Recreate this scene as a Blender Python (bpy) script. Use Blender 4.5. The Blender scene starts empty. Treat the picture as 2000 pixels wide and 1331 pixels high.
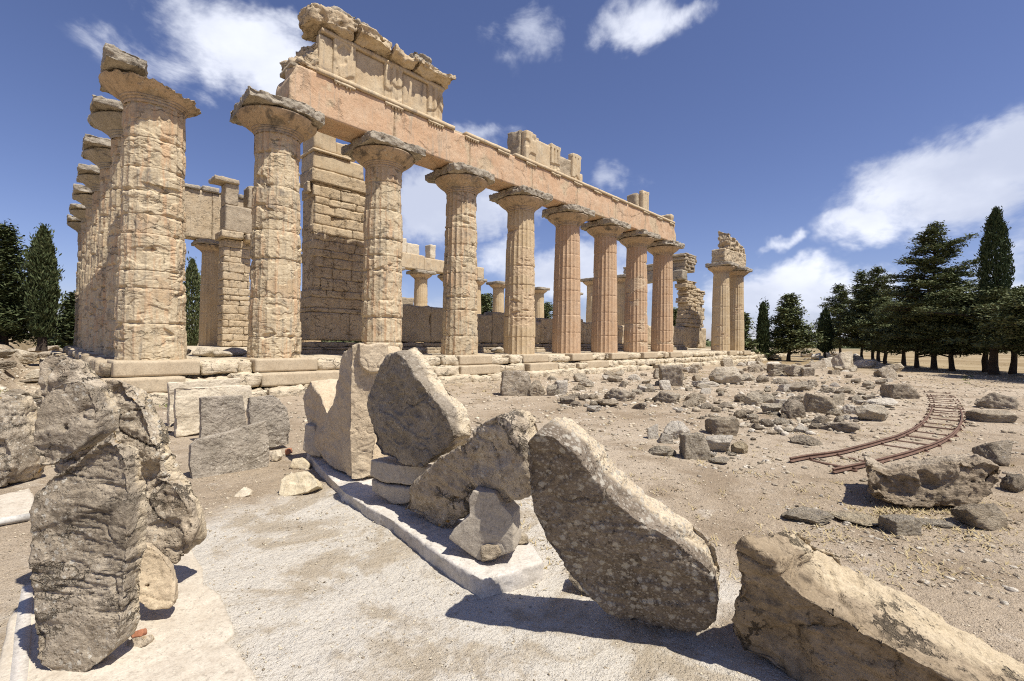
import bpy, bmesh, math, random
import numpy as np
from mathutils import Vector, Matrix

# ------------------------------------------------------------------ camera, sky, sun, exposure
SC = bpy.context.scene
COL = SC.collection
S = 1.15                                    # height of the temple floor above the ground
F_PX, PITCH, ROLL, YAW = 899.35, 0.0020, -0.0123, 0.7755
CAM = np.array([-5.80, -17.486, S + 0.671])
FWH = np.array([math.cos(YAW), math.sin(YAW), 0.0]); RT0 = np.array([math.sin(YAW), -math.cos(YAW), 0.0])
UP0 = np.array([0, 0, 1.0])
FW = FWH * math.cos(PITCH) + UP0 * math.sin(PITCH)
UPP = -FWH * math.sin(PITCH) + UP0 * math.cos(PITCH)
RTV = RT0 * math.cos(ROLL) - UPP * math.sin(ROLL)
UPV = RT0 * math.sin(ROLL) + UPP * math.cos(ROLL)
cam = bpy.data.cameras.new('camera'); camo = bpy.data.objects.new('camera', cam); COL.objects.link(camo)
m = Matrix.Identity(4)
for i in range(3):
    m[i][0], m[i][1], m[i][2], m[i][3] = RTV[i], UPV[i], -FW[i], CAM[i]
camo.matrix_world = m
cam.sensor_width = 36; cam.lens = 36 * F_PX / 2000; cam.clip_start = 0.05; cam.clip_end = 12000
SC.camera = camo
SC.view_settings.view_transform = 'Standard'; SC.view_settings.look = 'None'
SC.view_settings.exposure = EXPOSURE = 0.36; SC.cycles.use_denoising = False; SC.cycles.filter_width = 1.1; SC.view_settings.gamma = 1
SUN_EL, SUN_AZ = math.radians(62.0), math.atan2(0.13, -0.99)      # azimuth clockwise from +Y
SUN_DIR = Vector((math.sin(SUN_AZ) * math.cos(SUN_EL), math.cos(SUN_AZ) * math.cos(SUN_EL), math.sin(SUN_EL)))
sl = bpy.data.lights.new('sun', 'SUN'); sl.energy = 5.0; sl.angle = math.radians(0.53); sl.color = (1, 0.955, 0.88)
so = bpy.data.objects.new('sun', sl); COL.objects.link(so); so.rotation_euler = (-SUN_DIR).to_track_quat('-Z', 'Y').to_euler()

def ray(px, py):
    d = FW + RTV * ((px - 1000) / F_PX) + UPV * ((665.5 - py) / F_PX)
    return d

W = bpy.data.worlds.new('World'); SC.world = W; W.use_nodes = True
nt = W.node_tree; nt.nodes.clear()
def nd(nt, typ, **kw):
    n = nt.nodes.new(typ)
    for k, v in kw.items():
        if k.startswith('i_'):
            key = k[2:]; key = int(key) if key.isdigit() else key.replace('_', ' ')
            s = n.inputs[key]
            if hasattr(v, 'is_output') or isinstance(v, bpy.types.NodeSocket): nt.links.new(v, s)
            else: s.default_value = v
        else: setattr(n, k, v)
    return n
def mth(nt, op, a, b=None, clamp=False):
    n = nt.nodes.new('ShaderNodeMath'); n.operation = op; n.use_clamp = clamp
    for i, v in enumerate((a, b)):
        if v is None: continue
        if isinstance(v, bpy.types.NodeSocket): nt.links.new(v, n.inputs[i])
        else: n.inputs[i].default_value = v
    return n.outputs[0]
def mixc(nt, fac, a, b, mode='MIX'):
    n = nt.nodes.new('ShaderNodeMix'); n.data_type = 'RGBA'; n.blend_type = mode
    for s, v in ((n.inputs[0], fac), (n.inputs[6], a), (n.inputs[7], b)):
        if isinstance(v, bpy.types.NodeSocket): nt.links.new(v, s)
        elif isinstance(v, (int, float)): s.default_value = v
        else: s.default_value = (*v, 1)
    return n.outputs[2]
def rng(nt, v, a, b, c=0.0, d=1.0, smooth=True):
    n = nt.nodes.new('ShaderNodeMapRange'); n.interpolation_type = 'SMOOTHSTEP' if smooth else 'LINEAR'
    nt.links.new(v, n.inputs[0])
    for i, x in enumerate((a, b, c, d)): n.inputs[i + 1].default_value = x
    return n.outputs[0]
sky = nd(nt, 'ShaderNodeTexSky', sky_type='NISHITA', sun_disc=False, sun_elevation=SUN_EL, sun_rotation=SUN_AZ, altitude=600, air_density=1.0, dust_density=0.6, ozone_density=3.0)
tint = mixc(nt, 1.0, sky.outputs[0], (1.22, 1.10, 1.34), 'MULTIPLY')
tc = nd(nt, 'ShaderNodeTexCoord')
sep = nd(nt, 'ShaderNodeSeparateXYZ', i_0=tc.outputs['Generated'])
az = mth(nt, 'ARCTAN2', sep.outputs[1], sep.outputs[0]); el = mth(nt, 'ARCSINE', sep.outputs[2])
# clouds: envelopes in azimuth / elevation, broken up by noise on the sky sphere
CLOUDS = [  # px, py, half width px, half height px, strength
    (1860, 365, 400, 135, 1.0), (1960, 290, 130, 105, 0.95), (1700, 440, 170, 60, .75), (1990, 470, 160, 120, .5), (480, 95, 185, 135, 1.0), (300, 110, 190, 75, .5), (560, 30, 120, 40, .55), (1030, 50, 90, 95, .65), (1235, 40, 150, 75, .8), (1340, 15, 110, 45, .6), (1520, 475, 60, 26, .6), (1580, 565, 190, 70, .98), (1480, 590, 180, 75, .95), (1700, 550, 120, 60, .75), (1200, 355, 75, 50, .62), (940, 255, 85, 40, .6), (860, 395, 140, 110, 1.0), (950, 400, 130, 80, .9), (1000, 500, 110, 65, .62), (1130, 530, 170, 95, .92), (1230, 560, 120, 60, .7), (830, 590, 150, 60, .45), (400, 190, 60, 30, .35), (1480, 640, 500, 45, .55), (1900, 600, 200, 80, .7)]
wob = nd(nt, 'ShaderNodeTexNoise', i_Vector=tc.outputs['Generated'], i_Scale=9.0, i_Detail=4.0, i_Roughness=.6)
wsep = nd(nt, 'ShaderNodeSeparateXYZ', i_0=wob.outputs['Color'])
azw = mth(nt, 'ADD', az, mth(nt, 'MULTIPLY', mth(nt, 'SUBTRACT', wsep.outputs[0], .5), .16))
elw = mth(nt, 'ADD', el, mth(nt, 'MULTIPLY', mth(nt, 'SUBTRACT', wsep.outputs[1], .5), .11))
acc = None
for (px, py, hw, hh, st) in CLOUDS:
    d = ray(px, py); d = d / np.linalg.norm(d); a0 = math.atan2(d[1], d[0]); e0 = math.asin(d[2])
    d1 = ray(px + hw, py); d1 = d1 / np.linalg.norm(d1); d2 = ray(px, py - hh); d2 = d2 / np.linalg.norm(d2)
    sa = abs(math.atan2(d1[1], d1[0]) - a0); se = abs(math.asin(d2[2]) - e0)
    x = mth(nt, 'MULTIPLY', mth(nt, 'SUBTRACT', azw, a0), 1 / sa); y = mth(nt, 'MULTIPLY', mth(nt, 'SUBTRACT', elw, e0), 1 / se)
    r = mth(nt, 'SQRT', mth(nt, 'ADD', mth(nt, 'MULTIPLY', x, x), mth(nt, 'MULTIPLY', y, y)))
    b = mth(nt, 'MULTIPLY', rng(nt, r, 1.25, 0.0), st)
    acc = b if acc is None else mth(nt, 'MAXIMUM', acc, b)
mp = nd(nt, 'ShaderNodeMapping', i_Vector=tc.outputs['Generated'], i_Scale=(1, 1, 1.7))
n1 = nd(nt, 'ShaderNodeTexNoise', i_Vector=mp.outputs[0], i_Scale=6.5, i_Detail=13.0, i_Roughness=.64, i_Distortion=.35)
n2 = nd(nt, 'ShaderNodeTexNoise', i_Vector=mp.outputs[0], i_Scale=2.6, i_Detail=6.0, i_Roughness=.55)
dens = mth(nt, 'ADD', acc, mth(nt, 'MULTIPLY', mth(nt, 'SUBTRACT', n1.outputs[0], .5), 1.6))
alpha = rng(nt, dens, .14, .80)
alpha = mth(nt, 'MULTIPLY', alpha, rng(nt, acc, .05, .35))
shade = rng(nt, n2.outputs[0], .35, .65)
ccol = mixc(nt, shade, (7.4, 8.0, 9.8), (12.0, 12.4, 13.6))
skyc = mixc(nt, mth(nt, 'MULTIPLY', alpha, .93), tint, ccol)
bg = nd(nt, 'ShaderNodeBackground', i_Color=skyc, i_Strength=0.068)
wo = nd(nt, 'ShaderNodeOutputWorld', i_Surface=bg.outputs[0])
try: W.cycles.sampling_method = 'MANUAL'; W.cycles.sample_map_resolution = 512
except Exception: pass

# ------------------------------------------------------------------ noise
_r = np.random.RandomState(7)
_P = _r.permutation(256).astype(np.int64); _P = np.concatenate([_P, _P, _P])
_g = _r.normal(size=(256, 3)); _g /= np.linalg.norm(_g, axis=1)[:, None]
def pn(p):
    p = np.asarray(p, float); i = np.floor(p).astype(np.int64); f = p - i; i &= 255
    u = f * f * f * (f * (f * 6 - 15) + 10); out = 0
    for dx in (0, 1):
        wx = u[:, 0] if dx else 1 - u[:, 0]; a = _P[(i[:, 0] + dx) & 255]
        for dy in (0, 1):
            wy = u[:, 1] if dy else 1 - u[:, 1]; b = _P[(a + i[:, 1] + dy) & 255]
            for dz in (0, 1):
                wz = u[:, 2] if dz else 1 - u[:, 2]; h = _P[(b + i[:, 2] + dz) & 255]
                g = _g[h]
                out = out + wx * wy * wz * (g[:, 0] * (f[:, 0] - dx) + g[:, 1] * (f[:, 1] - dy) + g[:, 2] * (f[:, 2] - dz))
    return out * 1.6
def fbm(p, o=4, lac=2.1, gain=.5):
    a = 1; t = 0
    for k in range(o): t = t + a * pn(p + 17.3 * k); p = p * lac; a *= gain
    return t
def ridg(p, o=4):
    a = 1; t = 0
    for k in range(o): t = t + a * (1 - 2 * np.abs(pn(p + 31.7 * k))); p = p * 2.1; a *= .5
    return t
def ss(a, b, x):
    t = np.clip((np.asarray(x, float) - a) / (b - a), 0, 1); return t * t * (3 - 2 * t)

# ------------------------------------------------------------------ object helpers
def mkmesh(name, V, F, smooth=True, attrs=None):
    me = bpy.data.meshes.new(name); V = np.asarray(V, np.float32); F = np.asarray(F, np.int32)
    me.vertices.add(len(V)); me.vertices.foreach_set('co', V.ravel())
    k = F.shape[1]; me.loops.add(F.size); me.loops.foreach_set('vertex_index', F.ravel())
    me.polygons.add(len(F)); me.polygons.foreach_set('loop_start', np.arange(0, F.size, k, dtype=np.int32))
    if smooth: me.polygons.foreach_set('use_smooth', np.ones(len(F), bool))
    me.update(calc_edges=True)
    if attrs:
        for n, a in attrs.items():
            at = me.attributes.new(n, 'FLOAT', 'POINT'); at.data.foreach_set('value', np.asarray(a, np.float32))
    return me
def obj(name, me, mat=None, parent=None):
    o = bpy.data.objects.new(name, me); COL.objects.link(o)
    if mat is not None:
        if isinstance(mat, str): mat = M[mat]
        me.materials.clear(); me.materials.append(mat)
    if parent is not None: o.parent = parent
    return o
def tag(o, label=None, cat=None, group=None, kind=None):
    if label: o['label'] = label
    if cat: o['category'] = cat
    if group: o['group'] = group
    if kind: o['kind'] = kind
    return o
def thing(name, label, cat, loc=(0, 0, 0), rz=0, group=None):
    o = bpy.data.objects.new(name, None); COL.objects.link(o); o.location = loc; o.rotation_euler = (0, 0, rz)
    o.empty_display_size = .3
    return tag(o, label, cat, group)
class MB:
    def __init__(s): s.V = []; s.F = []; s.n = 0
    def add(s, V, F):
        s.V.append(np.asarray(V, float)); s.F.append(np.asarray(F, int) + s.n); s.n += len(V); return s
    def build(s, name, mat, parent=None, smooth=True):
        return obj(name, mkmesh(name, np.concatenate(s.V), np.concatenate(s.F), smooth), mat, parent)
def box(x0, x1, y0, y1, z0, z1):
    V = [(x, y, z) for z in (z0, z1) for y in (y0, y1) for x in (x0, x1)]
    return np.array(V), np.array([(0, 2, 3, 1), (4, 5, 7, 6), (0, 1, 5, 4), (2, 6, 7, 3), (0, 4, 6, 2), (1, 3, 7, 5)])
def rbox(x0, x1, y0, y1, z0, z1, res=.12, r=.03, amp=.02, fr=2.0, seed=0, maxn=60):
    """a stone block: rounded box, worn edges, uneven faces"""
    h = np.array([x1 - x0, y1 - y0, z1 - z0]) / 2; c = np.array([x0 + x1, y0 + y1, z0 + z1]) / 2
    n = np.clip(np.ceil(2 * h / res).astype(int), 1, maxn)
    Vs = []; Fs = []; base = 0
    for ax in range(3):
        a, b = [(1, 2), (2, 0), (0, 1)][ax]
        ga, gb = np.meshgrid(np.linspace(-h[a], h[a], n[a] + 1), np.linspace(-h[b], h[b], n[b] + 1), indexing='ij')
        for sgn in (-1, 1):
            P = np.zeros((ga.size, 3)); P[:, a] = ga.ravel(); P[:, b] = gb.ravel(); P[:, ax] = sgn * h[ax]
            idx = np.arange(ga.size).reshape(ga.shape) + base
            q = np.stack([idx[:-1, :-1], idx[1:, :-1], idx[1:, 1:], idx[:-1, 1:]], -1).reshape(-1, 4)
            if sgn < 0: q = q[:, ::-1]
            Vs.append(P); Fs.append(q); base += ga.size
    V = np.concatenate(Vs); F = np.concatenate(Fs)
    key = np.round(V * 2000).astype(np.int64); _, ix, inv = np.unique(key, axis=0, return_index=True, return_inverse=True)
    V = V[ix]; F = inv.ravel()[F]
    P0 = V + c + seed * 13.7
    rr = np.clip(r * (1 + 1.6 * pn(P0 * 3.1))[:, None] if r > 0 else 0, .002, min(h) * .9)
    ins = np.clip(V, -(h - rr), h - rr); d = V - ins; L = np.linalg.norm(d, axis=1)[:, None] + 1e-9
    k = (np.abs(d) > 1e-6).sum(1)[:, None]
    V = np.where(k >= 2, ins + rr * d / L, V)
    if amp > 0:
        nrm = V / h; nrm = nrm * (np.abs(nrm) > .985 * np.abs(nrm).max(1)[:, None]); nrm /= np.linalg.norm(nrm, axis=1)[:, None] + 1e-9
        V = V + nrm * (amp * fbm(P0 * fr, 4))[:, None]
        V = V + amp * .4 * np.stack([pn(P0 * fr * .7 + 5), pn(P0 * fr * .7 + 15), pn(P0 * fr * .7 + 25)], 1)
    return V + c, F
_ico = {}
def ico(n):
    if n not in _ico:
        bm = bmesh.new(); bmesh.ops.create_icosphere(bm, subdivisions=n, radius=1)
        _ico[n] = (np.array([v.co[:] for v in bm.verts]), np.array([[v.index for v in f.verts] for f in bm.faces])); bm.free()
    return _ico[n]
def rockmesh(seed, sub=4, planes=14, flat=.75, amp=.05, boxy=0):
    """a broken stone about 2 x 2 x 2*flat: random fracture planes on a ball, then noise"""
    r = np.random.RandomState(seed); D, F = ico(sub)
    N = r.normal(size=(planes, 3)); N /= np.linalg.norm(N, axis=1)[:, None]; dist = r.uniform(.62, 1.0, planes)
    if boxy:
        B = np.concatenate([np.eye(3), -np.eye(3)]); B = B + r.normal(size=B.shape) * .13; B /= np.linalg.norm(B, axis=1)[:, None]
        N = np.concatenate([B, N]); dist = np.concatenate([r.uniform(.6, .75, 6), dist + .2])
    dp = D @ N.T; rad = np.where(dp > .05, dist / np.maximum(dp, .05), 9).min(1); rad = np.minimum(rad, 1.35)
    V = D * rad[:, None]; s = seed * 3.17
    n = .6 * fbm(V * 1.3 + s, 5) + .5 * (ridg(V * np.array([1.5, 1.5, 3.2]) + s, 4) - .8)
    V = V + D * (n * amp)[:, None] + D * (amp * .3 * pn(V * 14 + s))[:, None]
    V[:, 2] *= flat
    V /= np.array([np.ptp(V[:, 0]) / 2, np.ptp(V[:, 1]) / 2, np.ptp(V[:, 2]) / 2 / flat])
    V[:, 2] -= V[:, 2].min()
    return V, F
def remesh(V, F, vox, smooth=4):
    """voxel remesh of a closed low mesh, smoothed; returns verts, quads, normals"""
    me = bpy.data.meshes.new('t'); me.from_pydata([tuple(v) for v in V], [], [list(map(int, f)) for f in F])
    bm = bmesh.new(); bm.from_mesh(me); bmesh.ops.recalc_face_normals(bm, faces=bm.faces[:]); bmesh.ops.triangulate(bm, faces=bm.faces[:]); bm.to_mesh(me); bm.free()
    o = bpy.data.objects.new('t', me); COL.objects.link(o)
    md = o.modifiers.new('r', 'REMESH'); md.mode = 'VOXEL'; md.voxel_size = vox
    if smooth: sm = o.modifiers.new('s', 'SMOOTH'); sm.factor = .5; sm.iterations = smooth
    dg = bpy.context.evaluated_depsgraph_get(); e = o.evaluated_get(dg); m2 = e.to_mesh()
    n = len(m2.vertices); co = np.empty(n * 3, np.float32); m2.vertices.foreach_get('co', co)
    no = np.empty(n * 3, np.float32); m2.vertices.foreach_get('normal', no)
    q = np.empty(len(m2.loops), np.int32); m2.loops.foreach_get('vertex_index', q)
    e.to_mesh_clear(); bpy.data.objects.remove(o); bpy.data.meshes.remove(me)
    return co.reshape(-1, 3).astype(float), q.reshape(-1, 4), no.reshape(-1, 3).astype(float)
def weather(V, N, amp, fr=1.0, seed=0, stri=0, dirn=(0, 0, 1), chip=0):
    p = V + seed * 7.31
    d = amp * fbm(p * 2.2 * fr, 5) + amp * .5 * (ridg(p * 4.5 * fr, 4) - .8)
    d -= amp * .8 * ss(.35, .75, pn(p * 5.5 * fr + 40)) * ss(0, .5, pn(p * 1.3 * fr + 50)) + amp * .35 * ss(.3, .7, pn(p * 17 * fr + 3)) * ss(-.1, .4, pn(p * 1.6 * fr + 8))
    st = pn(p * np.array([1.7, 1.7, 2.6]) * fr + 11) + .5 * pn(p * np.array([4, 4, 6.5]) * fr + 23)
    d -= amp * 1.1 * (ss(-.25, -.20, st) + ss(.1, .14, st) + ss(.42, .46, st)) * .6
    ck = np.abs(pn(p * np.array([1.5, 1.5, 2.8]) * fr + 71) + .3 * pn(p * 6 * fr)); d -= amp * 1.0 * ss(.035, 0, ck) * ss(-.1, .25, pn(p * 1.9 * fr + 13))
    if stri:
        a = np.array(dirn, float); t = p @ a; q = np.stack([p[:, 0] * 5, p[:, 1] * 5, t * 46 + .8 * pn(p * 4)], 1); q2 = np.stack([p[:, 0] * 9, p[:, 1] * 9, t * 80 + 1.0 * pn(p * 6)], 1)
        d -= stri * (ss(.22, .48, pn(q)) + .6 * ss(.2, .42, pn(q2))) * ss(-.35, .2, pn(p * 2.3 + 9))
    if chip:
        d -= chip * ss(.25, .5, pn(p * 2.4 * fr + 77))
    return V + N * d[:, None]

# ------------------------------------------------------------------ ground height and pixel -> place
def gh(x, y):
    x = np.atleast_1d(np.asarray(x, float)); y = np.atleast_1d(np.asarray(y, float)); p = np.stack([x, y, x * 0], 1)
    h = .05 * pn(p * .22) + .018 * pn(p * .9 + 3)
    bank = 1.28 * ss(-2.0, 4.5, y + 1.2 * pn(p * .35 + 9)) * ss(-6.3, -7.4, x + .3 * pn(p * .8))
    far = np.hypot(x - CAM[0], y - CAM[1])
    mound = .55 * np.exp(-(((x - 23.2) / 3.4) ** 2 + ((y + 12.0) / 2.6) ** 2))
    return h * (1 - ss(60, 200, far)) + bank + mound
def gz(x, y): return float(gh(x, y)[0])
def G(px, py, z=None):
    """the point of the ground (or of the level z) seen at this place of the photograph"""
    d = ray(px, py); zz = 0.0 if z is None else z; P = None
    for _ in range(6):
        t = (zz - CAM[2]) / d[2]; P = CAM + d * t
        if z is not None: break
        zz = .5 * zz + .5 * gz(P[0], P[1])
    return P
def PV(px, py, v):
    d = ray(px, py); return CAM + d * ((v - CAM[1]) / d[1])
def pix(P):
    w = np.asarray(P) - CAM; z = w @ FW; return 1000 + F_PX * (w @ RTV) / z, 665.5 - F_PX * (w @ UPV) / z
def CW(x, d, z=0): return np.array([CAM[0], CAM[1], 0]) + RT0 * x + FWH * d + UP0 * z
def depth(P): return float((np.asarray(P) - CAM) @ FW)
# ------------------------------------------------------------------ materials
M = {}
def newmat(name, rough=.95):
    mt = bpy.data.materials.new(name); mt.use_nodes = True; t = mt.node_tree
    b = t.nodes['Principled BSDF']; b.inputs['Roughness'].default_value = rough
    b.inputs['Specular IOR Level'].default_value = .15
    M[name] = mt; return mt, t, b
def coords(t, rnd=True):
    tc = nd(t, 'ShaderNodeTexCoord'); v = tc.outputs['Object']
    if rnd:
        oi = nd(t, 'ShaderNodeObjectInfo'); k = mth(t, 'MULTIPLY', oi.outputs['Random'], 37.0)
        a = nd(t, 'ShaderNodeVectorMath', operation='ADD'); t.links.new(v, a.inputs[0]); t.links.new(k, a.inputs[1]); v = a.outputs[0]
    return v
def nz(t, v, sc, det=6, ro=.6, dist=0.0):
    return nd(t, 'ShaderNodeTexNoise', i_Vector=v, i_Scale=sc, i_Detail=det, i_Roughness=ro, i_Distortion=dist).outputs[0]
def sc3(t, v, s): return nd(t, 'ShaderNodeMapping', i_Vector=v, i_Scale=s).outputs[0]
def stone(name, base, dark=None, lich=None, bump=.6, bdist=.03, fr=1.0, attr=None, fresh=None, pits=.5, streak=None, var=.22, layers=0, mott=.45, crack=0, cscale=(1.6, 1.6, 4.5), patlo=.42, streak2=None):
    """base: three colours; dark=(colour, amount 0..1, scale); lich=[(colour, amount, scale)]; attr: vertex value 0..1 leading to the fresh colour"""
    mt, t, b = newmat(name); v = coords(t)
    n1 = nz(t, v, 1.3 * fr, 8, .62, .3); n2 = nz(t, v, 7 * fr, 6, .65); n3 = nz(t, v, 38 * fr, 4, .7)
    c = mixc(t, rng(t, n1, .36, .64), base[0], base[1]); c = mixc(t, mth(t, 'MULTIPLY', rng(t, n2, .45, .7), .7), c, base[2])
    c = mixc(t, mth(t, 'MULTIPLY', rng(t, nz(t, v, 15 * fr, 5, .75, .8), .54, .66), mott), c, tuple(x * .42 for x in base[2]))
    c = mixc(t, mth(t, 'MULTIPLY', rng(t, nz(t, v, 22 * fr, 5, .75), .56, .70), mott), c, tuple(min(.72, x * 1.35) for x in base[1]))
    if attr and fresh:
        at = nd(t, 'ShaderNodeAttribute', attribute_name=attr)
        fc = mixc(t, rng(t, n2, .35, .65), fresh[0], fresh[1]); fc = mixc(t, mth(t, 'MULTIPLY', rng(t, nz(t, v, 12 * fr, 6, .75, .6), .54, .68), .5), fc, tuple(x * .5 for x in fresh[1]))
        c = mixc(t, at.outputs['Fac'], c, fc)
    if streak:
        s = nz(t, sc3(t, v, (5, 5, .35)), 1.6, 5, .6); c = mixc(t, mth(t, 'MULTIPLY', rng(t, s, .52, .72), streak[1]), c, streak[0])
    if streak2:
        s = nz(t, sc3(t, v, (3.2, 3.2, .28)), 2.1, 5, .6); c = mixc(t, mth(t, 'MULTIPLY', rng(t, s, .50, .66), streak2[1]), c, streak2[0])
    if dark:
        col, am, s = dark; d = nz(t, v, s, 9, .68, .5); d2 = mth(t, 'ADD', d, mth(t, 'MULTIPLY', mth(t, 'SUBTRACT', n3, .5), .22))
        lo = .72 - .42 * am
        c = mixc(t, mth(t, 'MULTIPLY', rng(t, d2, lo, lo + .16), .86), c, col)
    for (col, am, s) in (lich or []):
        vo = nd(t, 'ShaderNodeTexVoronoi', i_Vector=v, i_Scale=s, i_Randomness=1.0)
        wv = mth(t, 'ADD', vo.outputs['Distance'], mth(t, 'MULTIPLY', mth(t, 'SUBTRACT', nz(t, v, s * 2.2, 4, .7), .5), .55))
        sepc = nd(t, 'ShaderNodeSeparateColor', i_0=vo.outputs['Color'])
        keep = mth(t, 'LESS_THAN', sepc.outputs[0], am)
        pat = rng(t, nz(t, v, 1.5 * fr, 4, .6), patlo, patlo + .18)
        k = mth(t, 'MULTIPLY', mth(t, 'MULTIPLY', rng(t, wv, .40, .26), keep), pat)
        c = mixc(t, mth(t, 'MULTIPLY', k, .85), c, col)
    ckh = None
    if crack:
        wv_ = nd(t, 'ShaderNodeTexNoise', i_Vector=v, i_Scale=2.2 * fr, i_Detail=6.0, i_Roughness=.7).outputs['Color']
        ad = nd(t, 'ShaderNodeVectorMath', operation='MULTIPLY_ADD', i_0=wv_); ad.inputs[1].default_value = (.8, .8, .45); t.links.new(v, ad.inputs[2])
        vo = nd(t, 'ShaderNodeTexVoronoi', feature='DISTANCE_TO_EDGE', i_Vector=sc3(t, ad.outputs[0], cscale), i_Scale=1.0)
        ckl = mth(t, 'MULTIPLY', rng(t, vo.outputs['Distance'], .045, .0), rng(t, nz(t, v, 1.7 * fr, 3), .44, .58)); ckh = ckl
        c = mixc(t, mth(t, 'MULTIPLY', ckl, crack), c, tuple(x * .22 for x in base[2]))
    g = rng(t, n3, .25, .75, 1 - var, 1 + var, False); g2 = nd(t, 'ShaderNodeCombineXYZ', i_0=g, i_1=g, i_2=g)
    c = mixc(t, 1.0, c, g2.outputs[0], 'MULTIPLY')
    t.links.new(c, b.inputs['Base Color'])
    h = mth(t, 'ADD', mth(t, 'MULTIPLY', nz(t, v, 5 * fr, 10, .68), 1.0), mth(t, 'MULTIPLY', n3, .35))
    if pits:
        vo = nd(t, 'ShaderNodeTexVoronoi', i_Vector=v, i_Scale=26 * fr); h = mth(t, 'ADD', h, mth(t, 'MULTIPLY', mth(t, 'MULTIPLY', rng(t, vo.outputs['Distance'], .05, .4), rng(t, nz(t, v, 2.5 * fr, 3), .42, .6)), pits * .35))
    if layers:
        ly = nz(t, sc3(t, v, (2, 2, 14)), 1.5, 6, .65); h = mth(t, 'ADD', h, mth(t, 'MULTIPLY', ly, layers))
    if ckh is not None: h = mth(t, 'SUBTRACT', h, mth(t, 'MULTIPLY', ckh, .9))
    bp = nd(t, 'ShaderNodeBump', i_Strength=bump, i_Distance=bdist, i_Height=h); t.links.new(bp.outputs[0], b.inputs['Normal'])
    return mt
CREAM = [(.52, .40, .26), (.58, .47, .32), (.46, .34, .21)]
stone('column_stone', [(.49, .365, .22), (.54, .425, .28), (.36, .285, .19)], dark=((.19, .165, .13), .44, 1.3), bump=.8, bdist=.022, mott=.4, attr='worn', fresh=((.57, .475, .32), (.48, .385, .245)), streak=((.24, .215, .17), .65), layers=.2, crack=.6, cscale=(.8, .8, 2.6), streak2=((.52, .335, .19), .7))
stone('pink_column_stone', [(.48, .32, .19), (.52, .37, .235), (.38, .26, .165)], dark=((.20, .16, .12), .20, 1.8), bump=.5, bdist=.02, attr='worn', fresh=((.54, .42, .28), (.45, .33, .21)), streak=((.34, .25, .18), .5))
stone('ochre_column_stone', [(.49, .365, .21), (.54, .425, .27), (.41, .31, .185)], dark=((.22, .17, .12), .25, 1.8), bump=.5, bdist=.02, attr='worn', fresh=((.55, .42, .27), (.45, .33, .2)), streak=((.3, .25, .18), .5))
stone('capital_stone', [(.42, .305, .19), (.48, .36, .235), (.31, .24, .165)], dark=((.085, .075, .062), .46, 1.2), lich=[((.42, .37, .29), .2, 9)], bump=.8, bdist=.03, attr='worn', fresh=((.42, .33, .22), (.30, .24, .17)), streak=((.15, .13, .1), .6))
stone('crust_stone', [(.34, .295, .225), (.42, .365, .28), (.25, .215, .165)], dark=((.10, .088, .07), .44, 1.6), lich=[((.45, .40, .31), .25, 10)], bump=1.0, bdist=.05, layers=.5)
stone('architrave_plaster', [(.53, .345, .21), (.57, .41, .27), (.45, .305, .185)], dark=((.25, .20, .15), .24, 1.3), bump=.7, bdist=.03, streak=((.36, .30, .22), .65), attr='worn', fresh=((.56, .43, .28), (.44, .34, .22)), crack=.3, cscale=(.45, .45, .45))
stone('frieze_stone', [(.50, .38, .235), (.54, .44, .295), (.42, .33, .21)], dark=((.22, .18, .135), .40, 1.5), bump=.6, bdist=.02, streak=((.3, .26, .2), .6))
stone('masonry_stone', [(.46, .355, .225), (.53, .43, .29), (.37, .29, .195)], dark=((.20, .17, .13), .30, .8), bump=.8, bdist=.04, layers=.4, streak=((.25, .21, .16), .5), crack=.6)
stone('grey_masonry_stone', [(.36, .29, .20), (.44, .36, .25), (.28, .23, .165)], dark=((.13, .115, .09), .42, 1.1), lich=[((.5, .45, .34), .2, 8)], bump=.9, bdist=.05, layers=.5)
stone('step_stone', [(.56, .47, .33), (.60, .51, .37), (.46, .38, .26)], dark=((.25, .21, .16), .22, 1.8), bump=1.0, bdist=.05, layers=.8, crack=.6)
stone('cut_step_stone', [(.44, .355, .24), (.49, .405, .28), (.37, .30, .205)], dark=((.26, .21, .155), .22, 2.), bump=.4, bdist=.015)
stone('pale_stone', [(.56, .48, .35), (.60, .52, .39), (.46, .385, .27)], dark=((.26, .22, .165), .26, 2.2), lich=[((.35, .3, .2), .2, 14)], bump=.8, bdist=.025)
stone('tan_block', [(.50, .40, .27), (.55, .45, .31), (.42, .33, .22)], dark=((.22, .18, .125), .28, 1.7), bump=.7, bdist=.02, pits=.8, fr=1.4)
stone('lichen_stone', [(.19, .152, .11), (.26, .212, .158), (.135, .105, .074)], dark=((.05, .038, .027), .42, 3.0), lich=[((.44, .40, .32), .62, 17), ((.36, .32, .255), .6, 34), ((.33, .29, .23), .5, 60)], bump=1.0, bdist=.03, fr=1.6, pits=1.2, mott=.7, patlo=.20, attr='worn', fresh=((.62, .52, .37), (.50, .41, .28)))
stone('striated_stone', [(.32, .265, .19), (.41, .345, .255), (.215, .17, .118)], dark=((.07, .055, .038), .46, 3.0), lich=[((.54, .50, .41), .4, 30), ((.45, .41, .33), .4, 60), ((.46, .27, .06), .025, 12)], bump=1.0, bdist=.03, fr=1.7, pits=.9, mott=.75, attr='worn', fresh=((.56, .47, .33), (.46, .375, .255)), crack=.5, cscale=(1.0, 1.0, 7.0))
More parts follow.
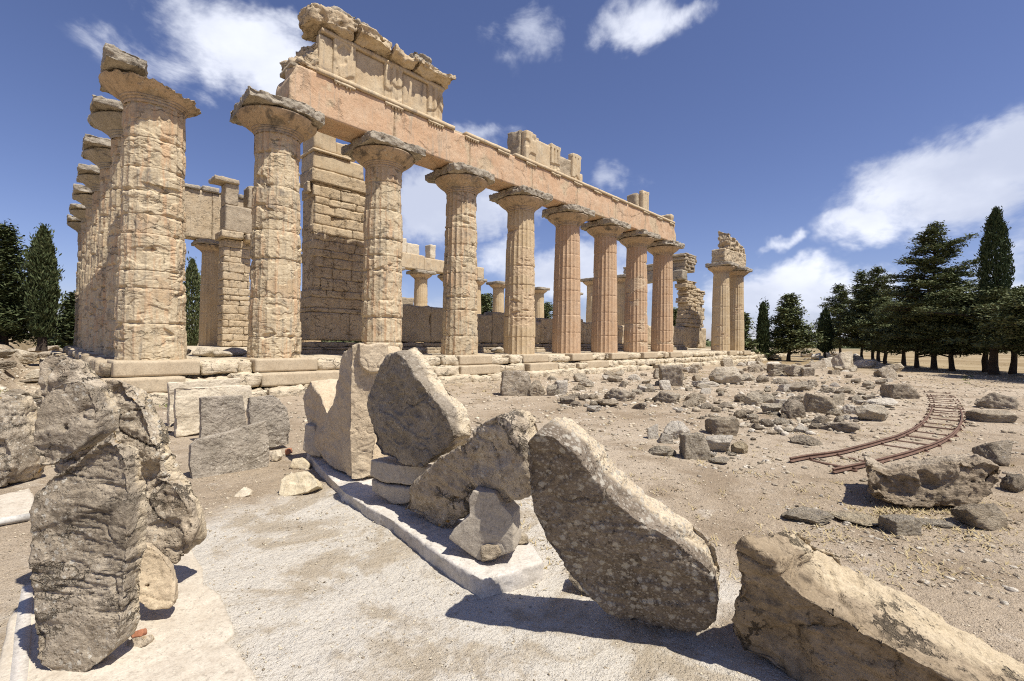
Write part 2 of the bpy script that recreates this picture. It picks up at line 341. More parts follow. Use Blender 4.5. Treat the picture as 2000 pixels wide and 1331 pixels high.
stone('crag_stone', [(.40, .325, .23), (.48, .405, .30), (.27, .21, .14)], dark=((.09, .068, .045), .44, 3.0), lich=[((.56, .51, .41), .45, 22), ((.45, .4, .31), .4, 50), ((.5, .28, .06), .04, 16)], bump=1.0, bdist=.03, fr=1.7, pits=.9, mott=.75, attr='worn', fresh=((.60, .50, .35), (.48, .39, .26)), crack=.7, cscale=(1.3, 1.3, 2.2))
stone('slab_stone', [(.245, .205, .15), (.31, .262, .198), (.18, .145, .102)], dark=((.07, .056, .04), .42, 3.4), lich=[((.42, .37, .29), .55, 30), ((.36, .32, .25), .5, 60)], bump=1.0, bdist=.022, fr=2.2, pits=1.2, mott=.75, attr='worn', fresh=((.62, .53, .38), (.50, .41, .28)))
stone('grey_slab_stone', [(.30, .26, .20), (.37, .32, .25), (.22, .185, .14)], dark=((.09, .075, .055), .40, 3.0), lich=[((.5, .45, .36), .5, 30)], bump=1.0, bdist=.022, fr=2.2, pits=1.2, mott=.7, attr='worn', fresh=((.60, .51, .37), (.50, .41, .28)))
stone('block_stone', [(.30, .23, .145), (.38, .30, .20), (.20, .15, .095)], dark=((.08, .06, .04), .42, 3.2), bump=1.0, bdist=.03, fr=1.6, pits=.9, mott=.7, attr='worn', fresh=((.56, .46, .31), (.46, .37, .24)), crack=.7, cscale=(1.3, 1.3, 2.2))
stone('grey_rubble', [(.48, .405, .295), (.57, .495, .375), (.33, .27, .19)], dark=((.09, .075, .056), .40, .9), lich=[((.56, .51, .42), .4, 5)], bump=1.0, bdist=.12, fr=.45, layers=.5, mott=.7)
stone('brown_rubble', [(.43, .35, .245), (.52, .44, .32), (.29, .225, .15)], dark=((.09, .068, .046), .42, .9), bump=1.0, bdist=.12, fr=.45, layers=.6, mott=.7)
stone('dark_rubble', [(.36, .295, .215), (.46, .39, .29), (.23, .185, .13)], dark=((.07, .058, .044), .44, .9), lich=[((.5, .45, .37), .35, 5)], bump=1.0, bdist=.12, fr=.45, layers=.6, mott=.7)
stone('white_rubble', [(.56, .50, .40), (.62, .56, .46), (.44, .38, .29)], dark=((.26, .21, .155), .14, 1.2), bump=1.0, bdist=.08, fr=.5, layers=.3, mott=.35)
stone('tan_rubble', [(.52, .42, .27), (.57, .48, .33), (.42, .32, .19)], dark=((.2, .15, .09), .3, 1.), bump=1.0, bdist=.10, fr=.5, layers=.4, mott=.6)
stone('ledge_rock', [(.27, .21, .14), (.36, .29, .205), (.17, .13, .085)], dark=((.06, .047, .033), .46, 1.6), bump=1.0, bdist=.06, layers=1.2, mott=.7, attr='worn', fresh=((.50, .42, .31), (.40, .33, .24)))
stone('yellow_stone', [(.54, .45, .30), (.58, .50, .35), (.45, .355, .22)], dark=((.24, .18, .105), .30, 3.), bump=.7, bdist=.02, fr=1.5)
stone('concrete', [(.50, .455, .39), (.56, .515, .45), (.40, .36, .30)], dark=((.30, .265, .215), .25, 2.5), bump=.5, bdist=.012, fr=1.6, pits=.3)
stone('concrete_block', [(.42, .365, .285), (.47, .41, .32), (.35, .30, .23)], dark=((.22, .19, .15), .25, 3), bump=.5, bdist=.012, fr=2)
stone('sand_paving', [(.47, .41, .32), (.53, .47, .375), (.40, .34, .26)], dark=((.30, .25, .19), .3, 3), bump=.4, bdist=.01, fr=2, pits=.3)
stone('brick', [(.36, .15, .08), (.40, .19, .11), (.3, .13, .08)], bump=.5, bdist=.006, fr=6)
stone('rust', [(.14, .085, .062), (.20, .125, .09), (.10, .065, .05)], dark=((.05, .033, .025), .3, 5), bump=.5, bdist=.004, fr=5, pits=.2)
stone('bark', [(.065, .05, .038), (.085, .066, .05), (.045, .035, .027)], bump=1, bdist=.04, fr=2)
stone('plastic_pipe', [(.52, .50, .45), (.55, .53, .48), (.46, .43, .37)], bump=.05, bdist=.004)
def leafmat(name, a, b_, c_):
    mt, t, b = newmat(name, .7); v = coords(t, False)
    c = mixc(t, rng(t, nz(t, v, .9, 4), .35, .65), a, b_); c = mixc(t, rng(t, nz(t, v, 6, 2), .45, .7), c, c_)
    t.links.new(c, b.inputs['Base Color']); b.inputs['Subsurface Weight'].default_value = 0
    return mt
leafmat('cedar_leaf', (.08, .105, .042), (.125, .145, .062), (.18, .18, .085))
leafmat('cypress_leaf', (.038, .06, .026), (.058, .08, .034), (.085, .10, .042))
leafmat('left_leaf', (.05, .068, .028), (.07, .088, .036), (.10, .108, .045))
leafmat('dry_grass_blade', (.42, .33, .17), (.36, .28, .14), (.46, .38, .22))
leafmat('green_weed', (.12, .15, .04), (.18, .2, .06), (.22, .2, .08))
# ground: dusty earth with dry grass, pale trodden patches and grit
mt, t, b = newmat('earth'); g = nd(t, 'ShaderNodeNewGeometry'); v = g.outputs['Position']
n1 = nz(t, v, .16, 6, .6, .4); n2 = nz(t, v, .9, 8, .66, .4); n3 = nz(t, v, 9, 6, .7); n4 = nz(t, v, 55, 3, .7)
c = mixc(t, rng(t, n1, .40, .60), (.42, .335, .235), (.53, .44, .325)); c = mixc(t, mth(t, 'MULTIPLY', rng(t, n2, .48, .64), .75), c, (.29, .22, .145))
c = mixc(t, mth(t, 'MULTIPLY', rng(t, nz(t, v, 1.7, 9, .7, .6), .56, .68), .7), c, (.58, .51, .41))
c = mixc(t, mth(t, 'MULTIPLY', rng(t, n3, .52, .70), .5), c, (.24, .18, .115)); c = mixc(t, mth(t, 'MULTIPLY', rng(t, n4, .60, .75), .5), c, (.60, .54, .44))
c = mixc(t, mth(t, 'MULTIPLY', rng(t, nz(t, v, 90, 3, .7), .52, .64), .75), c, (.17, .125, .08)); c = mixc(t, mth(t, 'MULTIPLY', rng(t, nz(t, v, 28, 5, .8), .55, .66), .6), c, (.21, .16, .105))
fib = nd(t, 'ShaderNodeTexNoise', i_Vector=sc3(t, v, (1, 1, 1)), i_Scale=26, i_Detail=5.0, i_Roughness=.75, i_Distortion=2.2).outputs[0]
c = mixc(t, mth(t, 'MULTIPLY', rng(t, fib, .53, .64), .45), c, (.26, .195, .115))
cd = nd(t, 'ShaderNodeVectorMath', operation='DISTANCE', i_0=v); cd.inputs[1].default_value = tuple(CW(-.75, 3.5)); 
conc = rng(t, mth(t, 'ADD', cd.outputs['Value'], mth(t, 'MULTIPLY', mth(t, 'SUBTRACT', n2, .5), 2.6)), 2.9, 2.1)
cc = mixc(t, rng(t, nz(t, v, 1.1, 12, .72, .6), .41, .53), (.43, .365, .27), (.62, .575, .49)); cc = mixc(t, mth(t, 'MULTIPLY', rng(t, nz(t, v, 30, 5, .75), .52, .68), .55), cc, (.29, .24, .17))
cc = mixc(t, mth(t, 'MULTIPLY', rng(t, nz(t, v, 140, 2, .6), .57, .7), .5), cc, (.62, .57, .48))
c = mixc(t, mth(t, 'MULTIPLY', conc, .9), c, cc)
far = nd(t, 'ShaderNodeVectorMath', operation='DISTANCE', i_0=v); far.inputs[1].default_value = tuple(CAM)
fc = mixc(t, rng(t, nz(t, sc3(t, v, (.05, .05, .05)), 1, 8, .7), .4, .6), (.26, .19, .10), (.36, .28, .165))
c = mixc(t, rng(t, far.outputs['Value'], 28, 60), c, fc)
far2 = mixc(t, rng(t, nz(t, sc3(t, v, (.004, .004, .004)), 1, 6, .6), .42, .55), (.22, .18, .10), (.07, .08, .04)); c = mixc(t, rng(t, far.outputs['Value'], 130, 420), c, far2)
t.links.new(c, b.inputs['Base Color'])
h = mth(t, 'ADD', mth(t, 'ADD', n3, mth(t, 'MULTIPLY', n4, .35)), mth(t, 'MULTIPLY', nz(t, v, 2.5, 5, .6), 1.5)); h = mth(t, 'ADD', h, mth(t, 'MULTIPLY', nz(t, v, 130, 2), .2))
bp = nd(t, 'ShaderNodeBump', i_Strength=1.0, i_Distance=.05, i_Height=h); t.links.new(bp.outputs[0], b.inputs['Normal'])

# ------------------------------------------------------------------ ground sheet
def build_ground():
    rr = np.concatenate([np.geomspace(.5, 60, 300), np.geomspace(63, 9000, 60)])
    fa = math.atan2(FWH[1], FWH[0])
    a = np.concatenate([np.linspace(-.95, .95, 620), np.linspace(.98, 2 * math.pi - .98, 90)]) + fa
    A, R = np.meshgrid(a, rr, indexing='ij'); X = CAM[0] + R * np.cos(A); Y = CAM[1] + R * np.sin(A)
    Z = gh(X.ravel(), Y.ravel()); P = np.stack([X.ravel(), Y.ravel(), Z * 0], 1)
    near = 1 - ss(25, 60, R.ravel())
    Z = Z + near * (.006 * fbm(P * 3.1, 4) + .003 * pn(P * 21))
    fx = R.ravel(); Z = Z + 14 * ss(500, 5000, fx) * (1 + pn(P * .0012))
    V = np.stack([X.ravel(), Y.ravel(), Z], 1); na, nr = A.shape
    idx = np.arange(na * nr).reshape(na, nr); nx = np.roll(idx, -1, 0)
    F = np.stack([idx[:, :-1], idx[:, 1:], nx[:, 1:], nx[:, :-1]], -1).reshape(-1, 4)
    c = len(V); V = np.concatenate([V, [[CAM[0], CAM[1], gz(CAM[0], CAM[1])]]])
    F2 = np.stack([np.full(na, c), idx[:, 0], nx[:, 0], nx[:, 0]], -1)
    me = mkmesh('ground', V, F[:, ::-1])
    if me.polygons[1000].normal.z < 0: me.flip_normals()
    tag(obj('ground', me, 'earth'), kind='structure')
build_ground()
# ------------------------------------------------------------------ temple
HN, H1, H2, R0, R1, AB = 7.736, 8.798, 10.486, .887, .7415, 1.30
SP, DC = 4.2037, 3.483
def shaft_mesh(seed, ero, nth, nzz, lean_worn=None, joint=.02, smooth_top=None, rough=1.0, fl=.06):
    th = np.linspace(0, 2 * math.pi, nth, endpoint=False)
    rs = np.random.RandomState(seed); z = np.linspace(-.02, HN, nzz)
    nd_ = rs.randint(8, 10); jz = np.cumsum(rs.uniform(.55, 1.35, nd_)); jz = jz / jz[-1] * HN; jz = jz[:-1]
    bias = rs.uniform(-.35, .35, nd_); T, Z = np.meshgrid(th, z, indexing='ij'); T = T.ravel(); Z = Z.ravel()
    R = R0 + (R1 - R0) * (Z / HN) + .012 * np.sin(Z / HN * math.pi)
    d = np.searchsorted(jz, Z); P = np.stack([np.cos(T) * R, np.sin(T) * R, Z], 1) + seed * 11.3
    sf = (T / (2 * math.pi) * 20) % 1 * 2 - 1; flute = fl * (1 - sf * sf) * .85
    m_ = fbm(P * np.array([.75, .75, .9]), 4) + .25 * pn(P * np.array([2.6, 2.6, 4.2]))
    e = ss(0, .06, m_ + bias[np.minimum(d, nd_ - 1)] + (ero - .5) * 2.2 - .8 * ss(HN - 1.1, HN - .4, Z) * (ero < .95))
    e2 = ss(.18, .3, m_ + bias[np.minimum(d, nd_ - 1)] * .6 + (ero - .5) * 1.3 - .25)
    st = pn(P * np.array([1.1, 1.1, 1.7]) + 21) + .22 * pn(P * np.array([2.6, 2.6, 5.0]) + 33)
    ter = (ss(-.35, -.29, st) + ss(0, .05, st) + ss(.30, .35, st) + ss(.6, .64, st)) * .25
    br = .012 + .030 * ter + .003 * fbm(P * np.array([3, 3, 7]), 4) + .002 * pn(P * np.array([9, 9, 22]))
    ck = np.abs(pn(P * np.array([.9, .9, 3.6]) + 71) + .25 * pn(P * np.array([3, 3, 9]) + 5)); br = br + .022 * ss(.045, .0, ck) * ss(-.1, .3, pn(P * 1.1 + 3))
    br = br + .07 * ss(.38, .46, pn(P * np.array([1.3, 1.3, 3.0]) + 61)) * ss(.1, .4, pn(P * .8 + 5))
    r = R - flute * (1 - .5 * e) - e * np.maximum(br, 0.0) * rough - e2 * .022 * rough
    r += (1 - e) * .004 * fbm(P * 5, 3) + .002 * pn(P * 16) * (1 + 2 * e)
    crumble = np.abs(pn(P * np.array([3, 3, 1.0]))) ; jd = np.abs(Z[:, None] - jz[None]).min(1)
    r -= joint * np.exp(-(jd / .012) ** 2) * (1.1 + .6 * e * ss(-.2, .4, pn(P * np.array([1.5, 1.5, .5])))) + (.05 * e + .012) * ss(.10, 0, jd) * ss(.12, .5, crumble)
    r += rs.uniform(-.022, .022, nd_)[np.minimum(d, nd_ - 1)] * (.2 + ero)
    V = np.stack([np.cos(T) * r, np.sin(T) * r, Z], 1)
    idx = np.arange(nth * nzz).reshape(nth, nzz); nx = np.roll(idx, -1, 0)
    F = np.stack([idx[:, :-1], nx[:, :-1], nx[:, 1:], idx[:, 1:]], -1).reshape(-1, 4)
    return mkmesh('shaft', V, F, True, {'worn': e})
def echinus_mesh(seed, ero, nth, cut=None):
    prof = [(R1 - .01, -.02), (R1, .02), (R1 + .01, .05), (R1 - .012, .06), (R1 - .012, .075), (R1 + .02, .09), (R1 + .055, .12), (R1 + .035, .13), (R1 + .035, .142), (R1 + .075, .155), (R1 + .10, .185), (R1 + .08, .195), (R1 + .08, .207), (R1 + .125, .222)]
    for k in range(16):
        q = k / 15; prof.append((R1 + .14 + .40 * math.sin(q * 1.45) / math.sin(1.45) * (.72 + .28 * q), .235 + .36 * q ** 1.15))
    prof += [(1.235, .625), (1.215, .645), (.6, .648), (.05, .648)]
    pr = np.array(prof); th = np.linspace(0, 2 * math.pi, nth, endpoint=False)
    T, I = np.meshgrid(th, np.arange(len(pr)), indexing='ij'); r = pr[I.ravel(), 0]; Z = pr[I.ravel(), 1]; T = T.ravel()
    P = np.stack([np.cos(T) * r, np.sin(T) * r, Z], 1) + seed * 5.7 + 3
    e = ss(.0, .14, fbm(P * 1.1, 4) + (ero - .5) * 2.2)
    r = r - (r > R1) * e * (.05 + .04 * fbm(P * 2.4, 4) + .025 * ridg(P * np.array([3, 3, 7]), 3)) * ss(.02, .25, Z)
    V = np.stack([np.cos(T) * r, np.sin(T) * r, Z], 1)
    if cut:
        right = V[:, 0] * RT0[0] + V[:, 1] * RT0[1]; lim = .60 - .17 * (right + .25) + .13 * fbm(P * 2.2, 4) - .05 * ss(.1, .4, pn(P * 5)); t = V[:, 2] - lim
        k = np.arange(14, 30); rl = np.interp(lim, pr[k, 1], pr[k, 0]) + .05 * pn(P * 4); over = t > 0
        rn = np.where(over & (r > .7), np.minimum(r, rl + .5 * np.maximum(lim - V[:, 2], 0)), r); V[:, 0] *= rn / np.maximum(r, .01); V[:, 1] *= rn / np.maximum(r, .01)
        V[:, 2] = np.where(over, lim, V[:, 2]); e = np.maximum(e, ss(-.02, .03, t))
    idx = np.arange(nth * len(pr)).reshape(nth, len(pr)); nx = np.roll(idx, -1, 0)
    F = np.stack([idx[:, :-1], nx[:, :-1], nx[:, 1:], idx[:, 1:]], -1).reshape(-1, 4)
    return mkmesh('echinus', V, F, True, {'worn': e * .8})
def prism(poly, z0, z1, top=None):
    """closed mesh over a plan outline; top: other heights per corner"""
    n = len(poly); V = [(x, y, z0) for x, y in poly] + [(x, y, (top[i] if top is not None else z1)) for i, (x, y) in enumerate(poly)]
    F = [list(range(n))[::-1], list(range(n, 2 * n))] + [[i, (i + 1) % n, n + (i + 1) % n, n + i] for i in range(n)]
    return np.array(V, float), F
def abacus_obj(poly, seed, parent, vox=.035, top=None, mat='crust_stone', amp=.028, z0=.0, z1=.38):
    V, F = prism(poly, z0, z1, top); v, q, n = remesh(V, F, vox, 3); v = weather(v, n, amp, 1.2, seed, chip=.05)
    return obj('abacus', mkmesh('abacus', v, q), mat, parent)
def sq(r, h=AB):
    """a square abacus in plan with chipped corners"""
    pts = []
    for sx, sy in ((-1, -1), (1, -1), (1, 1), (-1, 1)):
        c = r.uniform(0.03, .5) if r.rand() < .75 else .02; c2 = c * r.uniform(.5, 1.4)
        a = (sx * h, sy * (h - c)); b = (sx * (h - c2), sy * h)
        pts += [a, b] if sx * sy > 0 else [b, a]
    return pts
def column(u, v, seed, ero, mat, label, group, fine=2, poly=None, top=None, cut=None, capmat='capital_stone', abmat='crust_stone', rough=1.0, abz=None, whole=True, fl=.06):
    t = thing('doric_column', label, 'column', (u, v, S), 0, group)
    nth, nzz = {3: (400, 520), 2: (260, 340), 1: (120, 130), 0: (80, 60)}[fine]
    obj('shaft', shaft_mesh(seed, ero, nth, nzz, rough=rough, fl=fl), mat, t)
    e = obj('capital', echinus_mesh(seed, ero * .55, max(64, nth // 2), cut), capmat, t); e.location = (0, 0, HN)
    r = np.random.RandomState(seed + 50)
    if whole:
        a = abacus_obj(poly or sq(r), seed, e, {3: .03, 2: .04, 1: .06, 0: .09}[fine], top, abmat, amp=.03 if fine > 0 else .015); a.location = (0, 0, .645)
    return t
FL = 'columns of the long flank'
# corner column c1: the right part of the capital sheared away
column(-DC, 0, 1, .74, 'column_stone', 'massive weathered corner column in front with sheared capital and only a lump of abacus left', FL, 3,
       poly=[(-1.25, -1.28), (-.35, -1.22), (-.22, -.4), (-.45, .6), (-.3, 1.2), (-1.2, 1.25)], top=[.40, .36, .28, .3, .3, .36], cut=True, rough=1.1).scale = (1, 1, .962)
column(0, 0, 2, .70, 'column_stone', 'thick cracked column under the broken left end of the carved entablature', FL, 3,
       poly=[(-1.32, -1.3), (.5, -1.33), (1.25, -1.0), (1.33, -.3), (1.3, 1.3), (-1.2, 1.32)], top=[.30, .42, .40, .36, .40, .4], rough=1.15)
LB = [('column with peeling flutes rising behind the grooved foreground slab', .62, 'column_stone', 2),
      ('column scarred down its left side, second column right of the masonry tower', .58, 'column_stone', 2),
      ('dark speckled column with missing abacus corners and rounded capital', .46, 'ochre_column_stone', 2),
      ('pink column with crisp restored flutes, left of the two pinkest', .06, 'pink_column_stone', 2),
      ('reddest fluted column with a pale band below its capital', .08, 'pink_column_stone', 2),
      ('column with crumbling upper half over smooth ochre flutes', .36, 'pink_column_stone', 2),
      ('last column under the long architrave, orange with a broken foot', .14, 'pink_column_stone', 2)]
for k, (lb, er, mt_, fi) in enumerate(LB):
    column((k + 1) * SP, 0, 11 + k, er, mt_, lb, FL, fi)
column(10 * SP, 0, 31, .30, 'ochre_column_stone', 'free standing yellow column on the left of the far pair', FL, 1)
column(11 * SP, 0, 32, .16, 'ochre_column_stone', 'right column of the far pair at the broken end of the flank', FL, 1)
FR = 'columns of the short front receding at left'
for j in range(1, 7):
    lb = ['second column of the short front, blackened capital just behind the corner column', 'third column of the short front, partly hidden with dark split capital', 'fourth column of the short front with jutting dark abacus', 'fifth column of the short front, only its left edge and capital showing', 'sixth column of the short front, a thin sliver with low capital', 'farthest visible column of the short front, smallest capital at left'][j - 1]
    r = np.random.RandomState(70 + j)
    column(-DC, DC + (j - 1) * 4.2, 41 + j, .78, 'column_stone', lb, FR, 2 if j < 4 else 1, rough=1.1, capmat='crust_stone', poly=[(-1.3, -1.25), (-.2, -1.3), (r.uniform(.3, 1.2), -1.2), (1.2, 0), (1.25, 1.2), (-1.25, 1.3)], top=list(r.uniform(.18, .42, 6))).scale = (1, 1, .965)
FF = 'columns of the far flank'
VF = 28.0
for k, lb in ((1, 'column of the far flank under the plain high wall left of the thin pier'), (5, 'far flank column seen just right of the third near column'), (6, 'far flank column half hidden behind a scarred near column'), (7, 'far flank column under the low architrave with the ruined blocks'), (8, 'far flank column between two near columns, end of its architrave'), (9, 'lone far column carrying only a flat abacus slab'), (11, 'far column with a bare capital between the two pink columns'), (3, 'far flank column hidden behind the masonry tower'), (13, 'far column near the back wall, mostly hidden')):
    column(k * SP, VF, 61 + k, .25, 'ochre_column_stone', lb, FF, 0 if k != 1 else 1)

# ---- entablature of the near flank
ent = thing('entablature', 'long broken orange entablature carried by the near flank columns', 'entablature', (0, 0, S))
AF, AT = .71, 1.52                                      # half depth, architrave height to the taenia
def plaster_block(x0, x1, y0, y1, z0, z1, seed, res=.09, amp=.018, r=.03, name='architrave_block', mat='architrave_plaster', parent=None, worn=0.0, brk=None):
    V, F = rbox(x0, x1, y0, y1, z0, z1, res, r, amp, 1.3, seed, 80); P = V + seed * 3.3
    w = ss(.30, .46, fbm(P * np.array([.8, .8, .8]), 4) + worn)
    nearj = np.minimum(np.abs(V[:, 0] - x0), np.abs(V[:, 0] - x1)); w = np.maximum(w, ss(.35, .02, nearj + .35 * pn(P * 2) + .1) * .9)
    inset = w * (.014 + .012 * fbm(P * 5, 3))
    V[:, 1] += np.where(V[:, 1] < (y0 + y1) / 2, inset, -inset)
    if brk: V = brk(V, P)
    me = mkmesh(name, V, F, True, {'worn': w}); return obj(name, me, mat, parent)
xs = [.12] + [k * SP + d for k, d in ((1, .05), (2, -.1), (3, .12), (4, .0), (5, .1), (6, -.05))] + [7 * SP + .85]
for i in range(7):
    def lb(V, P):
        f = ss(1.0, 0, V[:, 0] - .12) * ss(.9, 1.6, V[:, 2] - H1); V[:, 0] += .25 * f * (1 + pn(P * 2)); return V
    def re(V, P):
        f = ss(.9, 0, 7 * SP + .85 - V[:, 0]) * ss(.5, 1.4, V[:, 2] - H1); V[:, 0] -= .35 * f * (1 + 1.2 * pn(P * 1.6)); return V
    plaster_block(xs[i] + .012, xs[i + 1] - .012, -AF, AF, H1 + .012, H1 + AT, 100 + i, parent=ent, worn=[-.22, -.1, -.22, -.15, -.15, 0, .12][i], brk=lb if i == 0 else re if i == 6 else None, r=.02)
# taenia in broken lengths, regulae with guttae below it
tb = [(1.05, 7.35), (8.0, 10.95), (11.35, 19.0), (19.1, 22.6), (22.75, 27.6), (27.7, 29.9)]
for i, (a, b_) in enumerate(tb):
    V, F = rbox(a, b_, -AF - .085, -AF + .2, H1 + AT + .003, H2, .12, .012, .012, 2.5, 130 + i, 90)
    obj('taenia', mkmesh('taenia', V, F), 'frieze_stone', ent)
pb = MB()
for i in range(7):
    V, F = rbox(xs[i] + .08, xs[i + 1] - .05, -AF + .22, AF - .02, H1 + AT - .01, H2 + .03 * (i % 2), .2, .05, .05, 1.5, 140 + i, 40); pb.add(V, F)
pb.build('architrave_top', 'grey_masonry_stone', ent)
cyl = [(math.cos(a), math.sin(a)) for a in np.linspace(0, 2 * math.pi, 8, endpoint=False)]
for i in range(1, 15):
    u = i * SP / 2; w = .42
    if u > 29.5 or i in (11,): continue
    ro = obj('regula', mkmesh('regula', *rbox(u - w, u + w, -AF - .075, -AF + .01, H1 + AT - .10, H1 + AT - .002, .1, .008, .006, 3, 150 + i)), 'frieze_stone', ent)
    r = np.random.RandomState(i)
    for j in range(6):
        if r.rand() < .1 + .02 * i: continue
        x = u - w + .07 + j * (2 * w - .14) / 5; V = [(x + .036 * c_ * (1.15 - .3 * q), -AF - .036 + .036 * s_ * (1.15 - .3 * q), H1 + AT - .10 - .075 * (1 - q)) for q in (0, 1) for c_, s_ in cyl]
        F = [(k, (k + 1) % 8, 8 + (k + 1) % 8, 8 + k) for k in range(8)] + [(0, 3, 2, 1), (0, 5, 4, 3), (0, 7, 6, 5)]; obj('gutta', mkmesh('gutta', np.array(V), np.array(F)), 'frieze_stone', ro)
# frieze: triglyphs with their grooves, metopes set back, backing blocks
HF = 12.02
def triglyph(u, z1=HF, seed=0, groove=.085, w=.42):
    xsn = np.linspace(-w, w, 64); zz = np.linspace(H2 + .004, z1, 44); X, Z = np.meshgrid(xsn, zz, indexing='ij')
    X = X.ravel(); Z = Z.ravel(); P = np.stack([X + u, X * 0, Z], 1) + seed * 3
    a = np.abs(X); g = groove * (np.maximum(0, 1 - np.abs(a - w / 3) / .085) + np.maximum(0, 1 - (w - a) / .05)); g *= (Z < z1 - .2) * ss(-.9, .1, pn(P * 2.1) + .2)
    ch = .07 * ss(.25, .5, pn(P * 1.9) + .35 * ss(.4, 0, Z - H2 - .2)); y = -AF - .035 + np.minimum(g + ch, .12) + .006 * fbm(P * 6, 3)
    V = np.stack([X + u, y, Z], 1); n = V.shape[0]; Vb = V.copy(); Vb[:, 1] = -AF + .32
    idx = np.arange(n).reshape(64, 44); F = [np.stack([idx[:-1, :-1], idx[1:, :-1], idx[1:, 1:], idx[:-1, 1:]], -1).reshape(-1, 4)]
    for e, fl in ((idx[:, 0], 1), (idx[:, -1], 0), (idx[0], 0), (idx[-1], 1)):
        q = np.stack([e[:-1], e[1:], e[1:] + n, e[:-1] + n], -1); F.append(q[:, ::-1] if fl else q)
    V[:, 2] += .05 * pn(P * 2) * (Z > z1 - .1)
    o = obj('triglyph', mkmesh('triglyph', np.concatenate([V, Vb]), np.concatenate(F)), 'frieze_stone', ent); return o
def fblock(name, x0, x1, y0, y1, z0, z1, seed, amp=.03, r=.05, mat='frieze_stone', res=.1, par=None):
    return obj(name, mkmesh(name, *rbox(x0, x1, y0, y1, z0, z1, res, r, amp, 1.6, seed, 50)), mat, par or ent)
triglyph(.5 * SP, HF, 1, .012); triglyph(SP, HF, 2); triglyph(1.5 * SP, HF, 3)
fblock('metope', .5 * SP + .43, SP - .43, -AF + .06, -AF + .36, H2 + .004, HF - .16, 201, .02, .02); fblock('metope', SP + .43, 1.5 * SP - .43, -AF + .06, -AF + .36, H2 + .004, HF - .16, 202, .02, .02)
fblock('metope', 1.15, .5 * SP - .43, -AF + .07, -AF + .36, H2 + .004, HF - .2, 203, .02, .02)
fblock('frieze_band', 1.2, 1.5 * SP + .44, -AF - .05, -AF + .3, HF - .15, HF + .0, 204, .01, .015)
# left end of the frieze: a rough slope of broken stone
Vp, Fp = prism([(.55, -.62), (1.75, -.60), (6.6, -.35), (6.7, .68), (.30, .70)], H2 - .05, HF - .02, top=[H2 + .15, HF + .25, HF - .05, HF - .05, H2 + .45])
v, q, n = remesh(Vp, Fp, .05, 3); v = weather(v, n, .10, .8, 3, chip=.16); obj('frieze_backing', mkmesh('frieze_backing', v, q), 'masonry_stone', ent)
# cornice: jutting blocks with broken edges
for i, (poly, z0, z1, sd, mt_) in enumerate([
    ([(.75, -.85), (1.5, -1.02), (2.35, -1.18), (2.42, -.2), (2.3, .6), (1.0, .55), (.6, -.1)], 12.03, 12.72, 5, 'masonry_stone'),
    ([(2.43, -1.30), (3.1, -1.32), (3.9, -1.1), (3.95, .5), (2.43, .55)], 12.04, 12.58, 6, 'frieze_stone'),
    ([(3.96, -1.28), (4.5, -1.05), (5.05, -1.32), (5.1, .5), (3.96, .5)], 12.03, 12.48, 7, 'frieze_stone'),
    ([(5.11, -1.34), (5.9, -1.22), (6.95, -1.38), (6.9, -.4), (6.4, .5), (5.11, .5)], 12.03, 12.42, 8, 'frieze_stone')]):
    V, F = prism(poly, z0, z1); v, q, n = remesh(V, F, .045, 3)
    under = ss(.25, 0, v[:, 2] - z0) * ss(-.75, -1.3, v[:, 1]); v[:, 2] += under * .18
    v = weather(v, n, .055, .9, sd, chip=.10); obj('cornice_block', mkmesh('cornice_block', v, q), mt_, ent)
for i, (poly, z0, z1, sd) in enumerate([([(2.35, -1.08), (3.2, -1.10), (3.75, -.98), (3.8, .2), (2.3, .3)], 12.50, 12.86, 15), ([(1.1, -.75), (2.4, -1.0), (2.45, .2), (1.0, .2)], 12.6, 12.95, 16), ([(4.95, -1.05), (5.5, -1.1), (5.95, -.95), (5.9, .2), (4.9, .2)], 12.40, 12.8, 17), ([(5.3, -1.1), (6.2, -1.05), (6.7, -.8), (6.5, .2), (5.3, .2)], 12.36, 12.6, 18)]):
    V, F = prism(poly, z0, z1); v, q, n = remesh(V, F, .045, 3); v = weather(v, n, .06, 1.0, sd, chip=.1)
    if i == 0: v[:, 2] -= .18 * (v[:, 0] - 2.35) * ss(12.62, 12.75, v[:, 2])
    obj('upper_cornice', mkmesh('upper_cornice', v, q), 'crust_stone', ent)
# the other frieze blocks left standing on the architrave
triglyph(3 * SP, HF - .02, 5, .03); fblock('metope', 3 * SP + .43, 3.5 * SP - .43, -AF + .04, .1, H2 + .004, HF - .22, 211); triglyph(3.5 * SP, HF - .10, 6); fblock('frieze_backing', 2.86 * SP, 3.25 * SP, -.38, .6, H2 + .05, HF + .12, 212, .06, .09, 'grey_masonry_stone')
fblock('metope', 3.5 * SP + .44, 4 * SP - .45, -AF + .12, .2, H2 + .004, HF - .45, 213, .06, .06, 'grey_masonry_stone'); triglyph(4 * SP - .1, HF - .02, 7, .045); fblock('frieze_backing', 4 * SP + .33, 4 * SP + .85, -AF + .2, .3, H2 + .003, HF - .85, 214, .09, .12)
fblock('frieze_backing', 3.28 * SP, 3.9 * SP, .22, .6, H2 + .05, HF - .4, 215, .06, .09, 'grey_masonry_stone')
triglyph(6 * SP, HF - .18, 8, .03); fblock('frieze_backing', 6 * SP - .75, 6 * SP + .4, -.37, .5, H2 + .004, HF - .35, 216, .06, .1, 'grey_masonry_stone'); fblock('frieze_backing', 29.5, 30.0, -.6, .5, H2 - .2, H2 + .65, 217, .1, .15)

